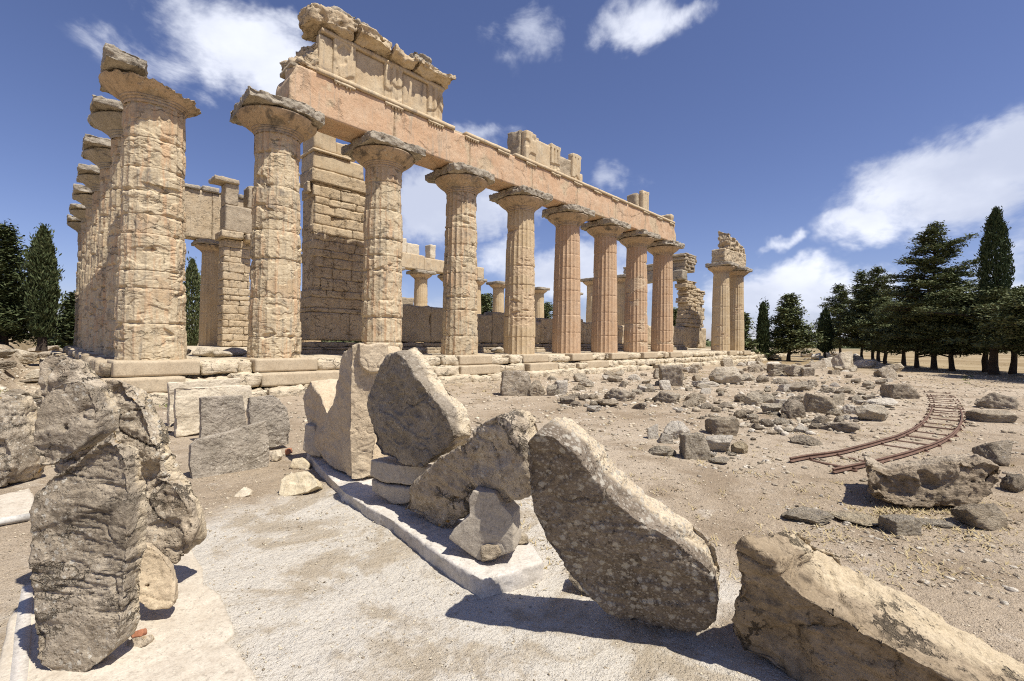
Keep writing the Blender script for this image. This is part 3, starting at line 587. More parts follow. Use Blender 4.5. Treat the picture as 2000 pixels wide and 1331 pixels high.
# piece over the far pair
e2 = thing('entablature', 'short ragged piece of entablature on the far yellow pair of columns', 'entablature', (0, 0, S))
V, F = prism([(10 * SP - .9, -.70), (11 * SP + 1.1, -.72), (11 * SP + 1.1, .7), (10 * SP - .9, .7)], H1 + .01, H2, top=[H1 + 1.35, H1 + 1.6, H1 + 1.6, H1 + 1.35]); v, q, n = remesh(V, F, .08, 2)
obj('architrave_block', mkmesh('architrave_block', weather(v, n, .05, .8, 31), q), 'masonry_stone', e2)
V, F = prism([(10 * SP + .4, -.66), (11 * SP + .9, -.68), (11 * SP + .9, .5), (10 * SP + .3, .5)], H1 + 1.45, H2, top=[HF - .1, HF - 1.15, HF - 1.0, HF + .2]); v, q, n = remesh(V, F, .08, 2)
obj('frieze_backing', mkmesh('frieze_backing', weather(v, n, .12, .8, 32, chip=.15), q), 'masonry_stone', e2)

# ---- floor and steps
def plat():
    V, F = rbox(-4.35, 62.5, -.72, 29.0, .25, S - .035, .6, .05, .03, .8, 5, 130)
    return obj('temple_platform', mkmesh('temple_platform', V, F), 'step_stone')
tag(plat(), 'broad rough stone platform under the columns of the ruined temple', 'platform')
STG, STR = 'cut step blocks under the flank columns', 'rough broken step stones along the flank'
def blk(name, x0, x1, y0, y1, z0, z1, mat, seed, label, cat, group=None, r=.02, amp=.012, res=.08):
    c = np.array([(x0 + x1) / 2, (y0 + y1) / 2, z0]); V, F = rbox(x0, x1, y0, y1, z0, z1, res, r, amp, 2.2, seed, 50)
    o = obj(name, mkmesh(name, V - c, F), mat); o.location = c; return tag(o, label, cat, group)
# plinths
names = ['sharp orange cut block directly under the corner column', 'long orange cut block under the second column', 'cut block under the third flank column behind the foreground slabs', 'cut plinth block under the scarred fourth column', 'cut plinth block under the dark speckled column', 'plinth block under the left pink column', 'plinth block under the reddest column', 'plinth block under the crumbling topped column', 'plinth block under the last architrave column']
for i in range(9):
    u = -DC if i == 0 else (i - 1) * SP; w0, w1 = ((.98, .98) if i == 0 else (1.0, 1.0))
    blk('step_block', u - w0, u + w1, -1.27, .9, S - .43, S + (.002 if i else .004), 'cut_step_stone', 300 + i, names[i], 'step block', STG, .015, .006)
for i, k in enumerate((10, 11)):
    blk('step_block', k * SP - 1, k * SP + 1, -1.27, .9, S - .43, S + .002, 'cut_step_stone', 310 + i, ['plinth block under the left far column', 'plinth block under the right far column'][i], 'step block', STG, .02, .01)
# second course blocks
for i, (a, b_, lb) in enumerate([(-4.75, -2.95, 'grey lower step block below the corner plinth'), (-.95, 2.6, 'long orange lower step block with undercut edge behind the white slabs'), (7.1, 9.5, 'lower step block below the fourth column'), (11.6, 13.9, 'lower step block below the dark speckled column'), (16.6, 18.9, 'lower step block below the left pink column')]):
    blk('step_block', a, b_, -1.75, -1.0, S - .86, S - .445, 'cut_step_stone', 320 + i, lb, 'step block', STG, .015, .008)
r = np.random.RandomState(5); ri = 0
def rough(x0, x1, y0, y1, z0, z1):
    global ri; ri += 1
    lb = 'rough step stone ' + ['between plinths on the top step', 'on the middle step', 'on the lowest step'][0 if z1 > S - .2 else 1 if z1 > S - .65 else 2] + (', left part of flank' if x0 < 10 else ', middle of flank' if x0 < 24 else ', far right of flank')
    o = blk('step_stone', x0, x1, y0, y1, z0, z1, 'step_stone', 400 + ri, lb, 'step stone', lb.replace('rough step stone', 'step stones'), .09, .075, .085 if x0 < 20 else .14)
def fillrow(a, b_, y0, y1, z0, z1, drop=.2):
    x = a
    while x < b_ - .15:
        w = min(r.uniform(.8, 2.0), b_ - x)
        if r.rand() > .06: rough(x + .01, x + w - .02, y0 + r.uniform(-.12, .15), y1, z0, z1 - r.uniform(.0, drop))
        x += w
pl = [-DC] + [i * SP for i in range(8)] + [10 * SP, 11 * SP]
for a, b_ in zip(pl[:-1], pl[1:]):
    fillrow(a + 1.0, b_ - 1.0, -1.15, -.3, S - .45, S + .0, .14)
seg = [-4.75, -2.95, -.95, 2.6, 7.1, 9.5, 11.6, 13.9, 16.6, 18.9, 48.5]
for i in range(1, len(seg) - 1, 2): fillrow(seg[i], seg[i + 1], -1.70, -.9, S - .86, S - .43, .12)
fillrow(-5.0, 50, -2.25, -1.4, -.1, S - .80, .10)
fillrow(11 * SP + 1, 62, -1.2, -.3, S - .45, S - .02, .15); fillrow(48.5, 62, -1.7, -.9, .25, S - .43, .12)
# front (short side) steps, receding at left
def fillcol(a, b_, x0, x1, z0, z1, tagz):
    global ri; y = a
    while y < b_:
        w = r.uniform(.9, 1.9); ri += 1
        lb = 'worn stone of the %s step under the short front' % tagz
        blk('step_stone', x0 + r.uniform(-.1, .12), x1, y + .01, y + w - .02, z0, z1 - r.uniform(0, .12), 'grey_masonry_stone' if r.rand() < .5 else 'step_stone', 600 + ri, lb, 'step stone', 'step stones on the %s step of the short front' % tagz, .08, .06, .1)
        y += w
fillcol(-.7, 27, -4.75, -3.9, S - .45, S, 'top'); fillcol(-1.0, 27, -5.25, -4.4, S - .86, S - .43, 'middle'); fillcol(-1.4, 27, -5.8, -4.9, -.1, S - .8, 'lowest')
# paving slabs loose on the floor
for i, (x, y, s_) in enumerate([(-1.6, 2.4, .5), (-.6, 3.0, .45), (.3, 2.2, .4), (1.4, 2.8, .6), (-2.2, 4.2, .5), (7.5, 2.4, .5), (11, 2.3, .6), (13.7, 2.6, .5), (19, 2.2, .6), (5.7, 2.3, .7), (-1.2, 1.6, .35), (.9, 3.6, .5)]):
    V, F = rockmesh(900 + i, 3, 12, .4, .06); o = obj('loose_stone', mkmesh('loose_stone', V * s_, F), 'grey_rubble'); o.location = (x, y, S - .06)
    tag(o, 'loose flat stone lying on the temple floor between the columns', 'stone', 'loose stones on the temple floor')

# ---- cella: low orthostat wall, masonry tower (anta), far pier, far architrave
CV = 4.05
def courses(mb, x0, x1, y0, y1, z0, z1, ch, bl, seed, face=.012, amp=.02, r_=.02, skip=0.0, ragged=0):
    rs = np.random.RandomState(seed); z = z0; row = 0
    while z < z1 - .05:
        h = ch * rs.uniform(.65, 1.35); h = min(h, z1 - z)
        for axis in ('x',):
            x = x0 - (bl * .5 if row % 2 else 0) * rs.uniform(.6, 1)
            while x < x1:
                w = bl * rs.uniform(.7, 1.3); a, b2 = max(x, x0), min(x + w, x1)
                if b2 - a > .08 and not (rs.rand() < skip):
                    o = rs.normal() * face; ra = rs.uniform(0, ragged) if ragged else 0
                    a2 = a + (ra if a <= x0 + .01 else 0); b3 = b2 - (rs.uniform(0, ragged) if (ragged and b2 >= x1 - .01) else 0)
                    if b3 - a2 > .1: mb.add(*rbox(a2 + .002, b3 - .002, y0 + o + (rs.uniform(0, .07) if rs.rand() < .22 else 0), y1 - rs.uniform(0, .02), z + .0015, z + h - .0015, .10, r_, amp, 2, rs.randint(9999), 26))
                x += w
        z += h; row += 1
lw = thing('cella_wall', 'low wall of big grey upright slabs inside the colonnade', 'wall', (0, 0, S))
for (a, b_, z1) in [(5.6, 7.4, 2.45), (7.42, 9.6, 2.6), (9.62, 12.1, 2.58), (12.12, 14.4, 2.35), (14.42, 17.0, 2.55), (17.02, 19.2, 2.1), (19.22, 21.8, 2.4), (21.82, 24.3, 2.5), (24.32, 27.0, 2.3), (27.02, 29.5, 2.5), (29.52, 32, 2.2), (32.02, 35, 2.45), (35.02, 38.2, 2.3), (38.22, 41, 2.5), (41.02, 43, 2.3)]:
    fblock('orthostat', a, b_, CV + .05, CV + .95, .55, z1, int(a * 10), .06, .08, 'grey_masonry_stone' if a < 16 else 'masonry_stone', .12, lw)
mb = MB(); courses(mb, 2.7, 43, CV - .35, CV + 1.2, -.1, .28, .4, 1.6, 21, .03, .04, .06); courses(mb, 2.8, 43, CV - .1, CV + 1.1, .28, .56, .3, 1.4, 22, .04, .05, .07); mb.build('footing_course', 'grey_masonry_stone', lw)
rub = MB(); courses(rub, 6.6, 9.6, CV + 1.6, CV + 2.6, 1.0, 3.2, .45, 1.0, 23, .06, .05, .08, ragged=.6); rub.build('fallen_course', 'grey_masonry_stone', lw)
tw = thing('masonry_tower', 'tall ashlar anta tower behind the second and third columns', 'tower', (0, 0, S))
mb = MB(); courses(mb, 2.9, 6.0, CV, CV + 1.55, .62, 2.15, 1.55, 1.6, 31, .0, .03, .03); mb.build('base_course', 'masonry_stone', tw)
mb = MB(); courses(mb, 2.9, 5.85, CV, CV + 1.5, 2.15, 2.65, .5, 3.2, 32, .0, .02, .02); courses(mb, 2.92, 5.85, CV + .03, CV + 1.45, 2.65, 8.0, .42, .75, 33, .012, .045, .02, ragged=.18); mb.build('ashlar', 'masonry_stone', tw)
mb = MB(); mb.add(*rbox(2.97, 5.7, CV + .16, CV + 1.35, .6, 8.6, .5, .02, .01)); mb.build('core', 'masonry_stone', tw)
fblock('anta_capital', 2.86, 5.9, CV - .03, CV + 1.5, 8.0, 8.62, 231, .02, .02, 'masonry_stone', .1, tw)
fblock('anta_architrave', 2.9, 5.4, CV + .0, CV + 1.45, 8.63, 9.4, 232, .03, .03, 'frieze_stone', .1, tw); fblock('anta_taenia', 2.85, 4.7, CV - .08, CV + 1.5, 9.41, 9.53, 233, .01, .012, 'frieze_stone', .1, tw)
fblock('anta_frieze', 2.93, 4.0, CV + .02, CV + 1.4, 9.54, 10.75, 234, .04, .05, 'frieze_stone', .1, tw); fblock('anta_frieze', 4.02, 5.0, CV + .1, CV + 1.3, 9.54, 10.2, 235, .05, .08, 'frieze_stone', .1, tw)
fblock('anta_bracket', 2.72, 2.9, CV + .2, CV + .7, 7.5, 8.0, 236, .02, .03, 'masonry_stone', .08, tw)
pr = thing('masonry_pier', 'slender coursed pier with frieze blocks on top far inside the temple', 'pier', (0, 0, S))
mb = MB(); courses(mb, 3.9, 5.9, 23.4, 24.9, 0, 8.4, .55, 1.3, 41, .02, .04, .04, ragged=.1); mb.add(*rbox(4.1, 5.7, 23.6, 24.7, 0, 8.4, .6, .02, .01)); mb.build('ashlar', 'masonry_stone', pr)
fblock('pier_capital', 3.7, 5.2, 22.9, 25.0, 8.4, 8.95, 241, .04, .05, 'masonry_stone', .12, pr); fblock('pier_capital', 5.3, 6.6, 22.4, 24.4, 8.3, 8.85, 246, .06, .08, 'masonry_stone', .12, pr)
fblock('pier_architrave', 4.0, 7.5, 23.2, 24.8, 8.96, 11.0, 242, .03, .03, 'grey_masonry_stone', .12, pr)
fblock('pier_frieze', 4.0, 4.9, 23.3, 24.7, 11.02, 12.7, 243, .05, .08, 'grey_masonry_stone', .1, pr); fblock('pier_frieze', 5.6, 6.4, 23.3, 24.7, 11.02, 12.9, 244, .06, .12, 'grey_masonry_stone', .1, pr)
fblock('pier_cornice', 3.2, 4.9, 23.1, 24.8, 12.7, 13.05, 245, .05, .06, 'grey_masonry_stone', .1, pr)
fe = thing('entablature', 'plain high back of the entablature above the far column left of the pier', 'entablature', (0, 0, S))
fblock('architrave_block', -3.6, 4.0, VF - .7, VF + .7, H1 + .01, 12.75, 251, .03, .04, 'masonry_stone', .15, fe); fblock('architrave_block', 4.02, 8.3, VF - .7, VF + .7, H1 + .01, 12.72, 252, .03, .04, 'masonry_stone', .15, fe)
for i in range(8): fblock('cornice_block', -3.5 + i * 1.35, -2.25 + i * 1.35, VF - .9, VF + .6, 12.74, 12.95 + .12 * (i % 3), 260 + i, .05, .06, 'crust_stone', .15, fe)
ff = thing('entablature', 'low pale architrave with a few frieze blocks on the far flank columns', 'entablature', (0, 0, S))
for i, (a, b_) in enumerate([(17.2, 21.0), (21.02, 25.2), (25.22, 29.4), (29.42, 34.5)]):
    fblock('architrave_block', a, b_, VF - .7, VF + .7, H1 + .01, [10.55, 10.5, 10.3, 10.25][i], 270 + i, .02, .02, 'frieze_stone', .15, ff)
for i, (a, b_, z1) in enumerate([(17.6, 20.4, 12.3), (20.42, 22.9, 12.15), (22.92, 24.6, 11.7), (30.0, 30.6, 11.2), (31.4, 32.1, 11.0), (26.1, 26.9, 12.0)]):
    fblock('frieze_backing', a, b_, VF - .55, VF + .5, 10.3, z1, 280 + i, .05, .06, 'pale_stone', .12, ff)
# rear end of the cella: broken anta wall with lintel
rw = thing('rear_wall', 'ragged coursed wall end with jutting lintel at the back of the temple', 'wall', (0, 0, S))
mb = MB(); courses(mb, 43.2, 48.2, CV, CV + 1.3, 2.55, 6.8, .36, .8, 51, .05, .05, .05, ragged=.9); courses(mb, 43.0, 46.0, CV, CV + 1.3, 6.8, 7.6, .36, .8, 52, .05, .05, .05, ragged=.5); mb.add(*rbox(44.2, 47.2, CV + .15, CV + 1.1, .6, 7.0, .6, .02, .01)); mb.build('ashlar', 'masonry_stone', rw)
fblock('orthostat', 40.9, 46.4, CV + .1, CV + 1.2, .2, 2.5, 261, .06, .1, 'masonry_stone', .14, rw); fblock('orthostat', 46.6, 49.4, CV + .3, CV + 1.2, .2, 2.5, 262, .05, .06, 'masonry_stone', .14, rw)
fblock('lintel', 42.6, 43.9, CV + .2, CV + 5.5, 7.62, 8.7, 263, .05, .07, 'crust_stone', .14, rw); fblock('lintel', 42.7, 43.8, CV + 5.55, CV + 12.5, 7.6, 8.6, 264, .05, .07, 'crust_stone', .14, rw)
mb = MB(); courses(mb, 42.7, 46.0, CV + .1, CV + 2.0, 8.7, 10.6, .34, .7, 53, .06, .05, .06, ragged=.5); courses(mb, 42.6, 44.0, CV + 2, CV + 7.5, 8.62, 9.7, .34, 1.4, 54, .06, .05, .06); mb.build('upper_courses', 'grey_masonry_stone', rw)
column(43.2, CV + 8.0, 95, .3, 'ochre_column_stone', 'rear porch column glimpsed between the near columns under the back lintel', 'rear porch columns', 0)
column(43.2, CV + 12.2, 96, .3, 'ochre_column_stone', 'second rear porch column behind the reddest column', 'rear porch columns', 0)
# ------------------------------------------------------------------ foreground stones
def hdir(deg):
    """horizontal direction; 0 = towards the camera, +90 = to the right of the picture"""
    a = math.radians(deg); return -FWH * math.cos(a) + RT0 * math.sin(a)
def slab(name, label, cat, outline, base, face, tilt, thick, mat, vox=.016, amp=.02, back=(1.0, 0, 0), zb=0.0, fr=1.0, seed=1, stri=0, chip=.0, group=None, smooth=2, bdir=None, dirn=(0, 0, 1), push=0.0, fresh=0.0, hole=None, carve=None):
    """a stone standing on the ground: its near face lies on a plane through the ground at `base`
    (turned by face, leaning by tilt), outlined as seen; it goes back by `thick`"""
    Q = G(*base, z=zb) + hdir(face) * push; n = hdir(face) * math.cos(math.radians(tilt)) + UP0 * math.sin(math.radians(tilt))
    P = []
    for px, py in outline:
        d = ray(px, py); t = ((Q - CAM) @ n) / (d @ n); P.append(CAM + d * t)
    P = np.array(P); c = P.mean(0); bv = (-n if bdir is None else np.array(bdir)) * thick
    sc, dx, dz = back; side = np.cross(UP0, n)
    B = c + (P - c) * sc + bv + side * dx + UP0 * dz
    k = len(P); o = c.copy(); o[2] = max(0.0, P[:, 2].min())
    V = np.concatenate([P, B]) - o; F = [list(range(k)), list(range(k, 2 * k))[::-1]] + [[i, (i + 1) % k, k + (i + 1) % k, k + i] for i in range(k)]
    v, q, nn = remesh(V, F, vox, smooth); v = weather(v + o, nn, amp, fr, seed, stri, dirn, chip) - o
    if hole:
        dh_ = ray(hole[0], hole[1]); H_ = CAM + dh_ * (((Q - CAM) @ n) / (dh_ @ n)); w_ = v + o - H_; al = w_ @ n; rad_ = np.linalg.norm(w_ - al[:, None] * n, axis=1)
        v = v - n * (hole[3] * ss(hole[2] * 1.15, hole[2] * .75, rad_) * (al > -.12))[:, None]
    if carve:
        x_, y_ = pix(v + o); al = (v + o - Q) @ n; v = v - n * (carve[1] * carve[0](x_, y_) * (al > -.14))[:, None]
    P3 = v + o; dep_ = -((P3 - Q) @ n) / max(thick * abs(np.dot(bv / thick, n)), .05); fr_ = ss(.50, .72, dep_ + .22 * fbm(P3 * 3.0, 4) + fresh)  # paler behind the near face: fresh breaks, plus sunlit rims put into the colour
    ob = obj(name, mkmesh(name, v, q, True, {'worn': fr_}), mat); ob.location = o; return tag(ob, label, cat, group)
def hull(name, label, cat, pts, mat, vox=.02, amp=.025, fr=1.0, seed=1, chip=0, group=None, smooth=5, stri=0):
    bm = bmesh.new(); P = np.array(pts, float); o = P.mean(0); o[2] = 0
    for p in P - o: bm.verts.new(p)
    bmesh.ops.convex_hull(bm, input=bm.verts[:]); bm.verts.ensure_lookup_table()
    lone = [v for v in bm.verts if not v.link_faces]; bmesh.ops.delete(bm, geom=lone, context='VERTS'); bm.verts.index_update()
    V = np.array([v.co[:] for v in bm.verts]); F = [[v.index for v in f.verts] for f in bm.faces]; bm.free()
    v, q, nn = remesh(V, F, vox, smooth); v = weather(v + o, nn, amp, fr, seed, stri, (0, 0, 1), chip) - o
    ob = obj(name, mkmesh(name, v, q), mat); ob.location = o; return tag(ob, label, cat, group)

# concrete strip carrying the row of slabs
zt = .13
E1 = [(598, 884), (632, 920), (668, 958), (712, 986), (760, 1012), (815, 1050), (868, 1090), (905, 1112), (940, 1132)]
E2 = [(1000, 1116), (1062, 1096), (1040, 1062), (985, 1000), (890, 925), (800, 860), (650, 845)]
P = [G(x, y, zt)[:2] for x, y in E1 + E2]; Q0 = np.array([P[0][0], P[0][1], 0])
Vc, Fc = prism([(p[0] - Q0[0], p[1] - Q0[1]) for p in P], -.15, zt); v, q, nn = remesh(Vc, Fc, .02, 1); v = weather(v, nn, .008, 1.4, 4, chip=.012)
o = obj('concrete_footing', mkmesh('concrete_footing', v, q), 'concrete'); o.location = Q0; tag(o, 'long pale concrete footing strip under the row of leaning carved slabs', 'footing')

# carved slab with the U groove
slab('carved_slab', 'pale carved slab with a V notch, standing farthest back on the concrete strip', 'carved slab',
     [(592, 800), (590, 770), (603, 742), (625, 772), (636, 806), (650, 790), (656, 745), (661, 712), (668, 684), (684, 676), (688, 700), (684, 815), (688, 905), (690, 940), (676, 932), (655, 918), (632, 900), (612, 865), (598, 828)],
     (690, 940), -48, 0, .42, 'tan_block', .016, .014, back=(1.0, 0, 0), zb=zt, seed=3, bdir=hdir(150) * .75 + hdir(100) * .9, chip=.012)
def arc(cx, cy, r, a0, a1, n): return [(cx + r * math.cos(math.radians(a)), cy - r * 1.0 * math.sin(math.radians(a))) for a in np.linspace(a0, a1, n)]
def ugroove(x, y):
    r = np.hypot(x - 729, y - 700); return ss(30, 26, np.where(y > 700, r, np.abs(x - 729))) * (y < 735)
slab('carved_slab', 'tan carved slab with a raised round tongue at its upper edge, beside the notched slab', 'carved slab',
     [(684, 940), (684, 820), (687, 676), (703, 671), (720, 674), (738, 670), (759, 673), (757, 740), (742, 790), (735, 850), (732, 900), (728, 928), (705, 938)],
     (700, 940), 18, 0, .42, 'tan_block', .011, .010, zb=zt, seed=9, chip=.008, carve=(ugroove, -.10))
slab('support_block', 'small grey block wedged behind the notched slab', 'support block', [(594, 828), (612, 832), (628, 880), (625, 896), (606, 892), (592, 880)], (612, 895), -20, 0, .3, 'concrete_block', .016, .01, zb=zt, seed=4)
# dark central slab on two support blocks
slab('leaning_slab', 'big dark leaning slab with bright top edge, propped on two blocks at the middle of the row', 'slab',
     [(716, 790), (722, 755), (745, 712), (757, 692), (775, 688), (792, 703), (815, 738), (832, 762), (872, 808), (884, 845), (885, 862), (858, 892), (822, 914), (785, 908), (740, 890), (728, 868)],
     (770, 985), -42, -4, .30, 'slab_stone', .011, .022, back=(1.0, 0, 0), zb=zt, seed=5, bdir=hdir(165) * .45 + hdir(110) * .50 + UP0 * .08, fresh=.12, chip=.012, smooth=3)
slab('support_block', 'upper squared block under the dark central slab', 'support block', [(724, 898), (760, 905), (830, 912), (836, 935), (800, 950), (752, 944), (722, 930)], (770, 985), -30, 0, .38, 'concrete_block', .014, .008, zb=zt, seed=6)
slab('support_block', 'lower squared block on the footing under the dark central slab', 'support block', [(722, 934), (752, 948), (800, 954), (832, 946), (826, 972), (790, 985), (768, 986), (724, 960)], (770, 986), -30, 0, .40, 'concrete_block', .014, .008, zb=zt, seed=7)
# pointed crag slab and its concrete prop
slab('leaning_slab', 'jagged brown slab with pointed pale crest leaning against the dark central slab', 'slab',
     [(783, 995), (795, 962), (845, 905), (893, 872), (918, 852), (940, 826), (962, 812), (982, 812), (1000, 828), (1004, 850), (1022, 870), (1030, 905), (1030, 950), (1018, 972), (985, 996), (950, 1000), (918, 992), (900, 1010), (878, 1040), (850, 1034), (815, 1016)],
     (880, 1042), -40, -10, .40, 'crag_stone', .015, .03, back=(.95, .05, .02), zb=zt, seed=8, bdir=hdir(168) * .5 + hdir(115) * .45, chip=.04)
slab('support_post', 'short split concrete post propping the jagged slab', 'support block', [(914, 975), (922, 958), (968, 962), (980, 985), (1003, 1010), (1005, 1078), (975, 1088), (938, 1098), (912, 1082), (874, 1052), (884, 1035), (914, 1008)],
     (940, 1097), -14, 0, .24, 'concrete_block', .012, .006, zb=zt, seed=10, smooth=1)
slab('small_stone', 'small brown rounded stone at the foot of the split concrete post', 'stone', [(938, 1070), (950, 1062), (972, 1066), (980, 1082), (962, 1096), (940, 1098)], (950, 1098), -10, 10, .12, 'brown_rubble', .01, .008, zb=zt, seed=11, push=.05)
slab('small_stone', 'small yellowish stone lying on the concrete strip right of the post', 'stone', [(1003, 1048), (1012, 1040), (1030, 1046), (1035, 1062), (1018, 1066), (1004, 1062)], (1018, 1066), 0, 15, .12, 'brown_rubble', .012, .008, zb=zt, seed=12)
# the great lichen boulder
slab('boulder', 'huge lichen spotted boulder leaning in the foreground right of centre', 'boulder',
     [(1021, 905), (1026, 866), (1044, 848), (1080, 852), (1125, 888), (1165, 940), (1205, 985), (1250, 1018), (1305, 1048), (1355, 1082), (1390, 1118), (1402, 1165), (1396, 1212), (1372, 1240), (1330, 1244), (1285, 1238), (1235, 1225), (1185, 1198), (1115, 1135), (1070, 1072), (1040, 1010), (1028, 955)],
     (1345, 1246), -17, -21, .40, 'lichen_stone', .010, .018, back=(1.0, 0, 0), seed=13, bdir=hdir(178) * .62 + hdir(95) * .34 + UP0 * .16, chip=.014, smooth=3, fresh=.1)
slab('small_stone', 'reddish brown stone wedged under the lichen boulder', 'stone', [(1106, 1132), (1120, 1118), (1150, 1128), (1160, 1165), (1128, 1158)], (1130, 1160), -10, 10, .2, 'brown_rubble', .014, .01, seed=14)
# pale broken block at the lower right corner
R_ = lambda px, py, d: CAM + ray(px, py) * d
slab('boulder', 'yellowish broken block with pale rough patch at the lower right corner', 'boulder',
     [(1420, 1235), (1428, 1190), (1440, 1100), (1440, 1062), (1450, 1052), (1478, 1075), (1512, 1092), (1530, 1130), (1570, 1165), (1610, 1185), (1650, 1205), (1720, 1250), (1790, 1290), (1900, 1345), (2050, 1420), (1950, 1560), (1700, 1440), (1560, 1350), (1500, 1312), (1440, 1278)],
     (1436, 1275), -42, -12, .62, 'block_stone', .012, .026, back=(1.0, 0, 0), seed=15, bdir=hdir(120) * 1.05 + UP0 * -.10, chip=.04, smooth=3, fresh=.06)

# left group
slab('standing_stone', 'tall grooved grey stone standing in the left foreground', 'standing stone',
     [(57, 1180), (55, 1080), (57, 1000), (68, 962), (95, 930), (140, 896), (180, 860), (208, 848), (232, 862), (246, 900), (252, 950), (250, 1010), (246, 1090), (241, 1170), (236, 1225), (222, 1275), (190, 1300), (150, 1322), (100, 1330), (70, 1300), (58, 1250)],
     (150, 1326), 2, 3, .15, 'striated_stone', .009, .014, back=(.93, .02, -.02), seed=21, stri=.010, dirn=(.12, -.10, 1.0), smooth=3, fresh=-.05)
slab('rounded_stone', 'rounded grey stone with a small drilled hole resting on the grooved stone', 'stone',
     [(56, 880), (62, 830), (75, 790), (95, 755), (125, 738), (158, 742), (178, 765), (189, 800), (187, 850), (165, 870), (135, 895), (110, 912), (85, 922), (62, 918)],
     (150, 1326), 4, 4, .20, 'striated_stone', .011, .020, back=(.8, .02, 0), seed=22, push=-.10, stri=.004, smooth=6, hole=(125, 837, .018, .06))
slab('standing_stone', 'peaked rough stone behind the rounded one in the left group', 'standing stone',
     [(66, 900), (68, 780), (74, 710), (90, 690), (115, 689), (138, 700), (150, 728), (190, 758), (205, 800), (205, 920), (120, 960)],
     (150, 1240), 6, 4, .18, 'crag_stone', .014, .026, seed=23, back=(.9, 0, 0))
slab('standing_stone', 'pale ridged stone behind the tall grooved one, bulging out to the right', 'standing stone',
     [(185, 880), (183, 790), (195, 748), (220, 738), (248, 748), (275, 790), (296, 840), (317, 895), (324, 935), (345, 958), (364, 990), (375, 1030), (370, 1072), (342, 1106), (318, 1098), (290, 1075), (250, 1060), (215, 1050)],
     (310, 1165), 0, 3, .17, 'crag_stone', .011, .026, seed=24, back=(.94, 0, 0), chip=.04, fresh=.15)
slab('half_round_stone', 'half round flat stone with a chipped edge leaning beside the grooved stone', 'stone',
     [(242, 1155), (241, 1110), (244, 1070), (262, 1060), (290, 1064), (318, 1084), (335, 1108), (343, 1140), (340, 1180), (328, 1192), (290, 1194), (262, 1176)],
     (275, 1235), 22, 14, .10, 'tan_block', .010, .010, seed=25, hole=(285, 1146, .010, .03))
slab('small_stone', 'small pale stone lying on the light paving by the grooved stone', 'stone', [(243, 1268), (246, 1252), (262, 1244), (282, 1240), (291, 1250), (285, 1262), (262, 1274)], (262, 1275), 5, 25, .10, 'crag_stone', .008, .006, seed=26)
slab('brick_piece', 'broken red brick piece lying on the small pale stone', 'brick', [(253, 1236), (277, 1228), (280, 1236), (277, 1244), (255, 1248)], (262, 1275), 5, 25, .05, 'brick', .006, .002, seed=27, push=.0, smooth=1)
slab('small_stone', 'tiny pebble sized stone tucked at the foot of the grooved stone', 'stone', [(232, 1250), (238, 1235), (244, 1245), (240, 1262), (232, 1262)], (238, 1262), 5, 20, .05, 'crag_stone', .008, .004, seed=28)
slab('boulder', 'rounded boulder cut off by the left edge of the photo', 'boulder', [(-90, 960), (-90, 800), (-40, 770), (-12, 775), (4, 805), (14, 850), (22, 890), (20, 920), (0, 955)], (0, 962), 5, 3, .5, 'striated_stone', .02, .03, seed=29, chip=.03)
slab('boulder', 'pale boulder behind the one at the left edge', 'boulder', [(0, 900), (5, 815), (20, 798), (40, 800), (55, 830), (62, 890), (50, 930), (30, 945), (8, 930)], (40, 940), 5, 6, .4, 'crag_stone', .02, .03, seed=30, chip=.03, push=-.3)
# grey slabs in the middle left
slab('cut_slab', 'pale upright slab behind, farthest of the stacked slabs by the steps', 'cut slab', [(329, 748), (470, 738), (470, 790), (360, 812), (330, 836)], (332, 838), 47, 3, .20, 'pale_stone', .016, .012, seed=31, chip=.02)
slab('cut_slab', 'pale squared slab with bright top in front of the farthest one', 'cut slab', [(341, 757), (493, 752), (492, 800), (420, 830), (385, 848), (343, 856)], (345, 857), 46, 4, .20, 'pale_stone', .016, .012, seed=32, chip=.01, push=.0)
slab('cut_slab', 'grey square slab standing left of the dark gap', 'cut slab', [(392, 776), (474, 773), (478, 800), (484, 828), (484, 858), (392, 862)], (395, 868), 46, 4, .16, 'grey_slab_stone', .014, .010, seed=33)
slab('cut_slab', 'grey rough slab with broken right edge right of the dark gap', 'cut slab', [(487, 776), (535, 770), (548, 782), (562, 800), (566, 830), (568, 870), (530, 880), (490, 862), (487, 810)], (500, 884), 44, 4, .20, 'grey_slab_stone', .014, .018, seed=34, chip=.02)
slab('cut_slab', 'low grey wedge shaped slab lying in front of the other slabs', 'cut slab', [(372, 870), (385, 858), (450, 842), (522, 820), (526, 850), (528, 905), (522, 915), (450, 930), (376, 940), (369, 910)], (372, 938), 44, 8, .14, 'grey_slab_stone', .012, .010, seed=35)
slab('small_stone', 'orange chip propping the rough grey slab', 'stone', [(555, 878), (565, 876), (567, 888), (556, 890)], (560, 890), 0, 0, .1, 'brick', .014, .004, seed=36)
slab('small_stone', 'white mortar lump beside the wedge shaped slab', 'stone', [(529, 880), (540, 878), (546, 892), (540, 902), (528, 902)], (536, 902), 0, 10, .15, 'pale_stone', .016, .01, seed=37)
slab('small_stone', 'bright yellow broken stone by the left end of the concrete strip', 'stone', [(542, 966), (548, 935), (562, 922), (602, 918), (618, 938), (622, 950), (600, 962), (575, 968), (552, 972)], (570, 972), 0, 28, .22, 'yellow_stone', .012, .014, seed=38, chip=.02, smooth=2)
slab('small_stone', 'flat yellow stone behind the bright broken one', 'stone', [(565, 912), (570, 895), (590, 892), (606, 906), (600, 918), (570, 917)], (585, 918), 0, 20, .18, 'yellow_stone', .014, .012, seed=39, smooth=2)
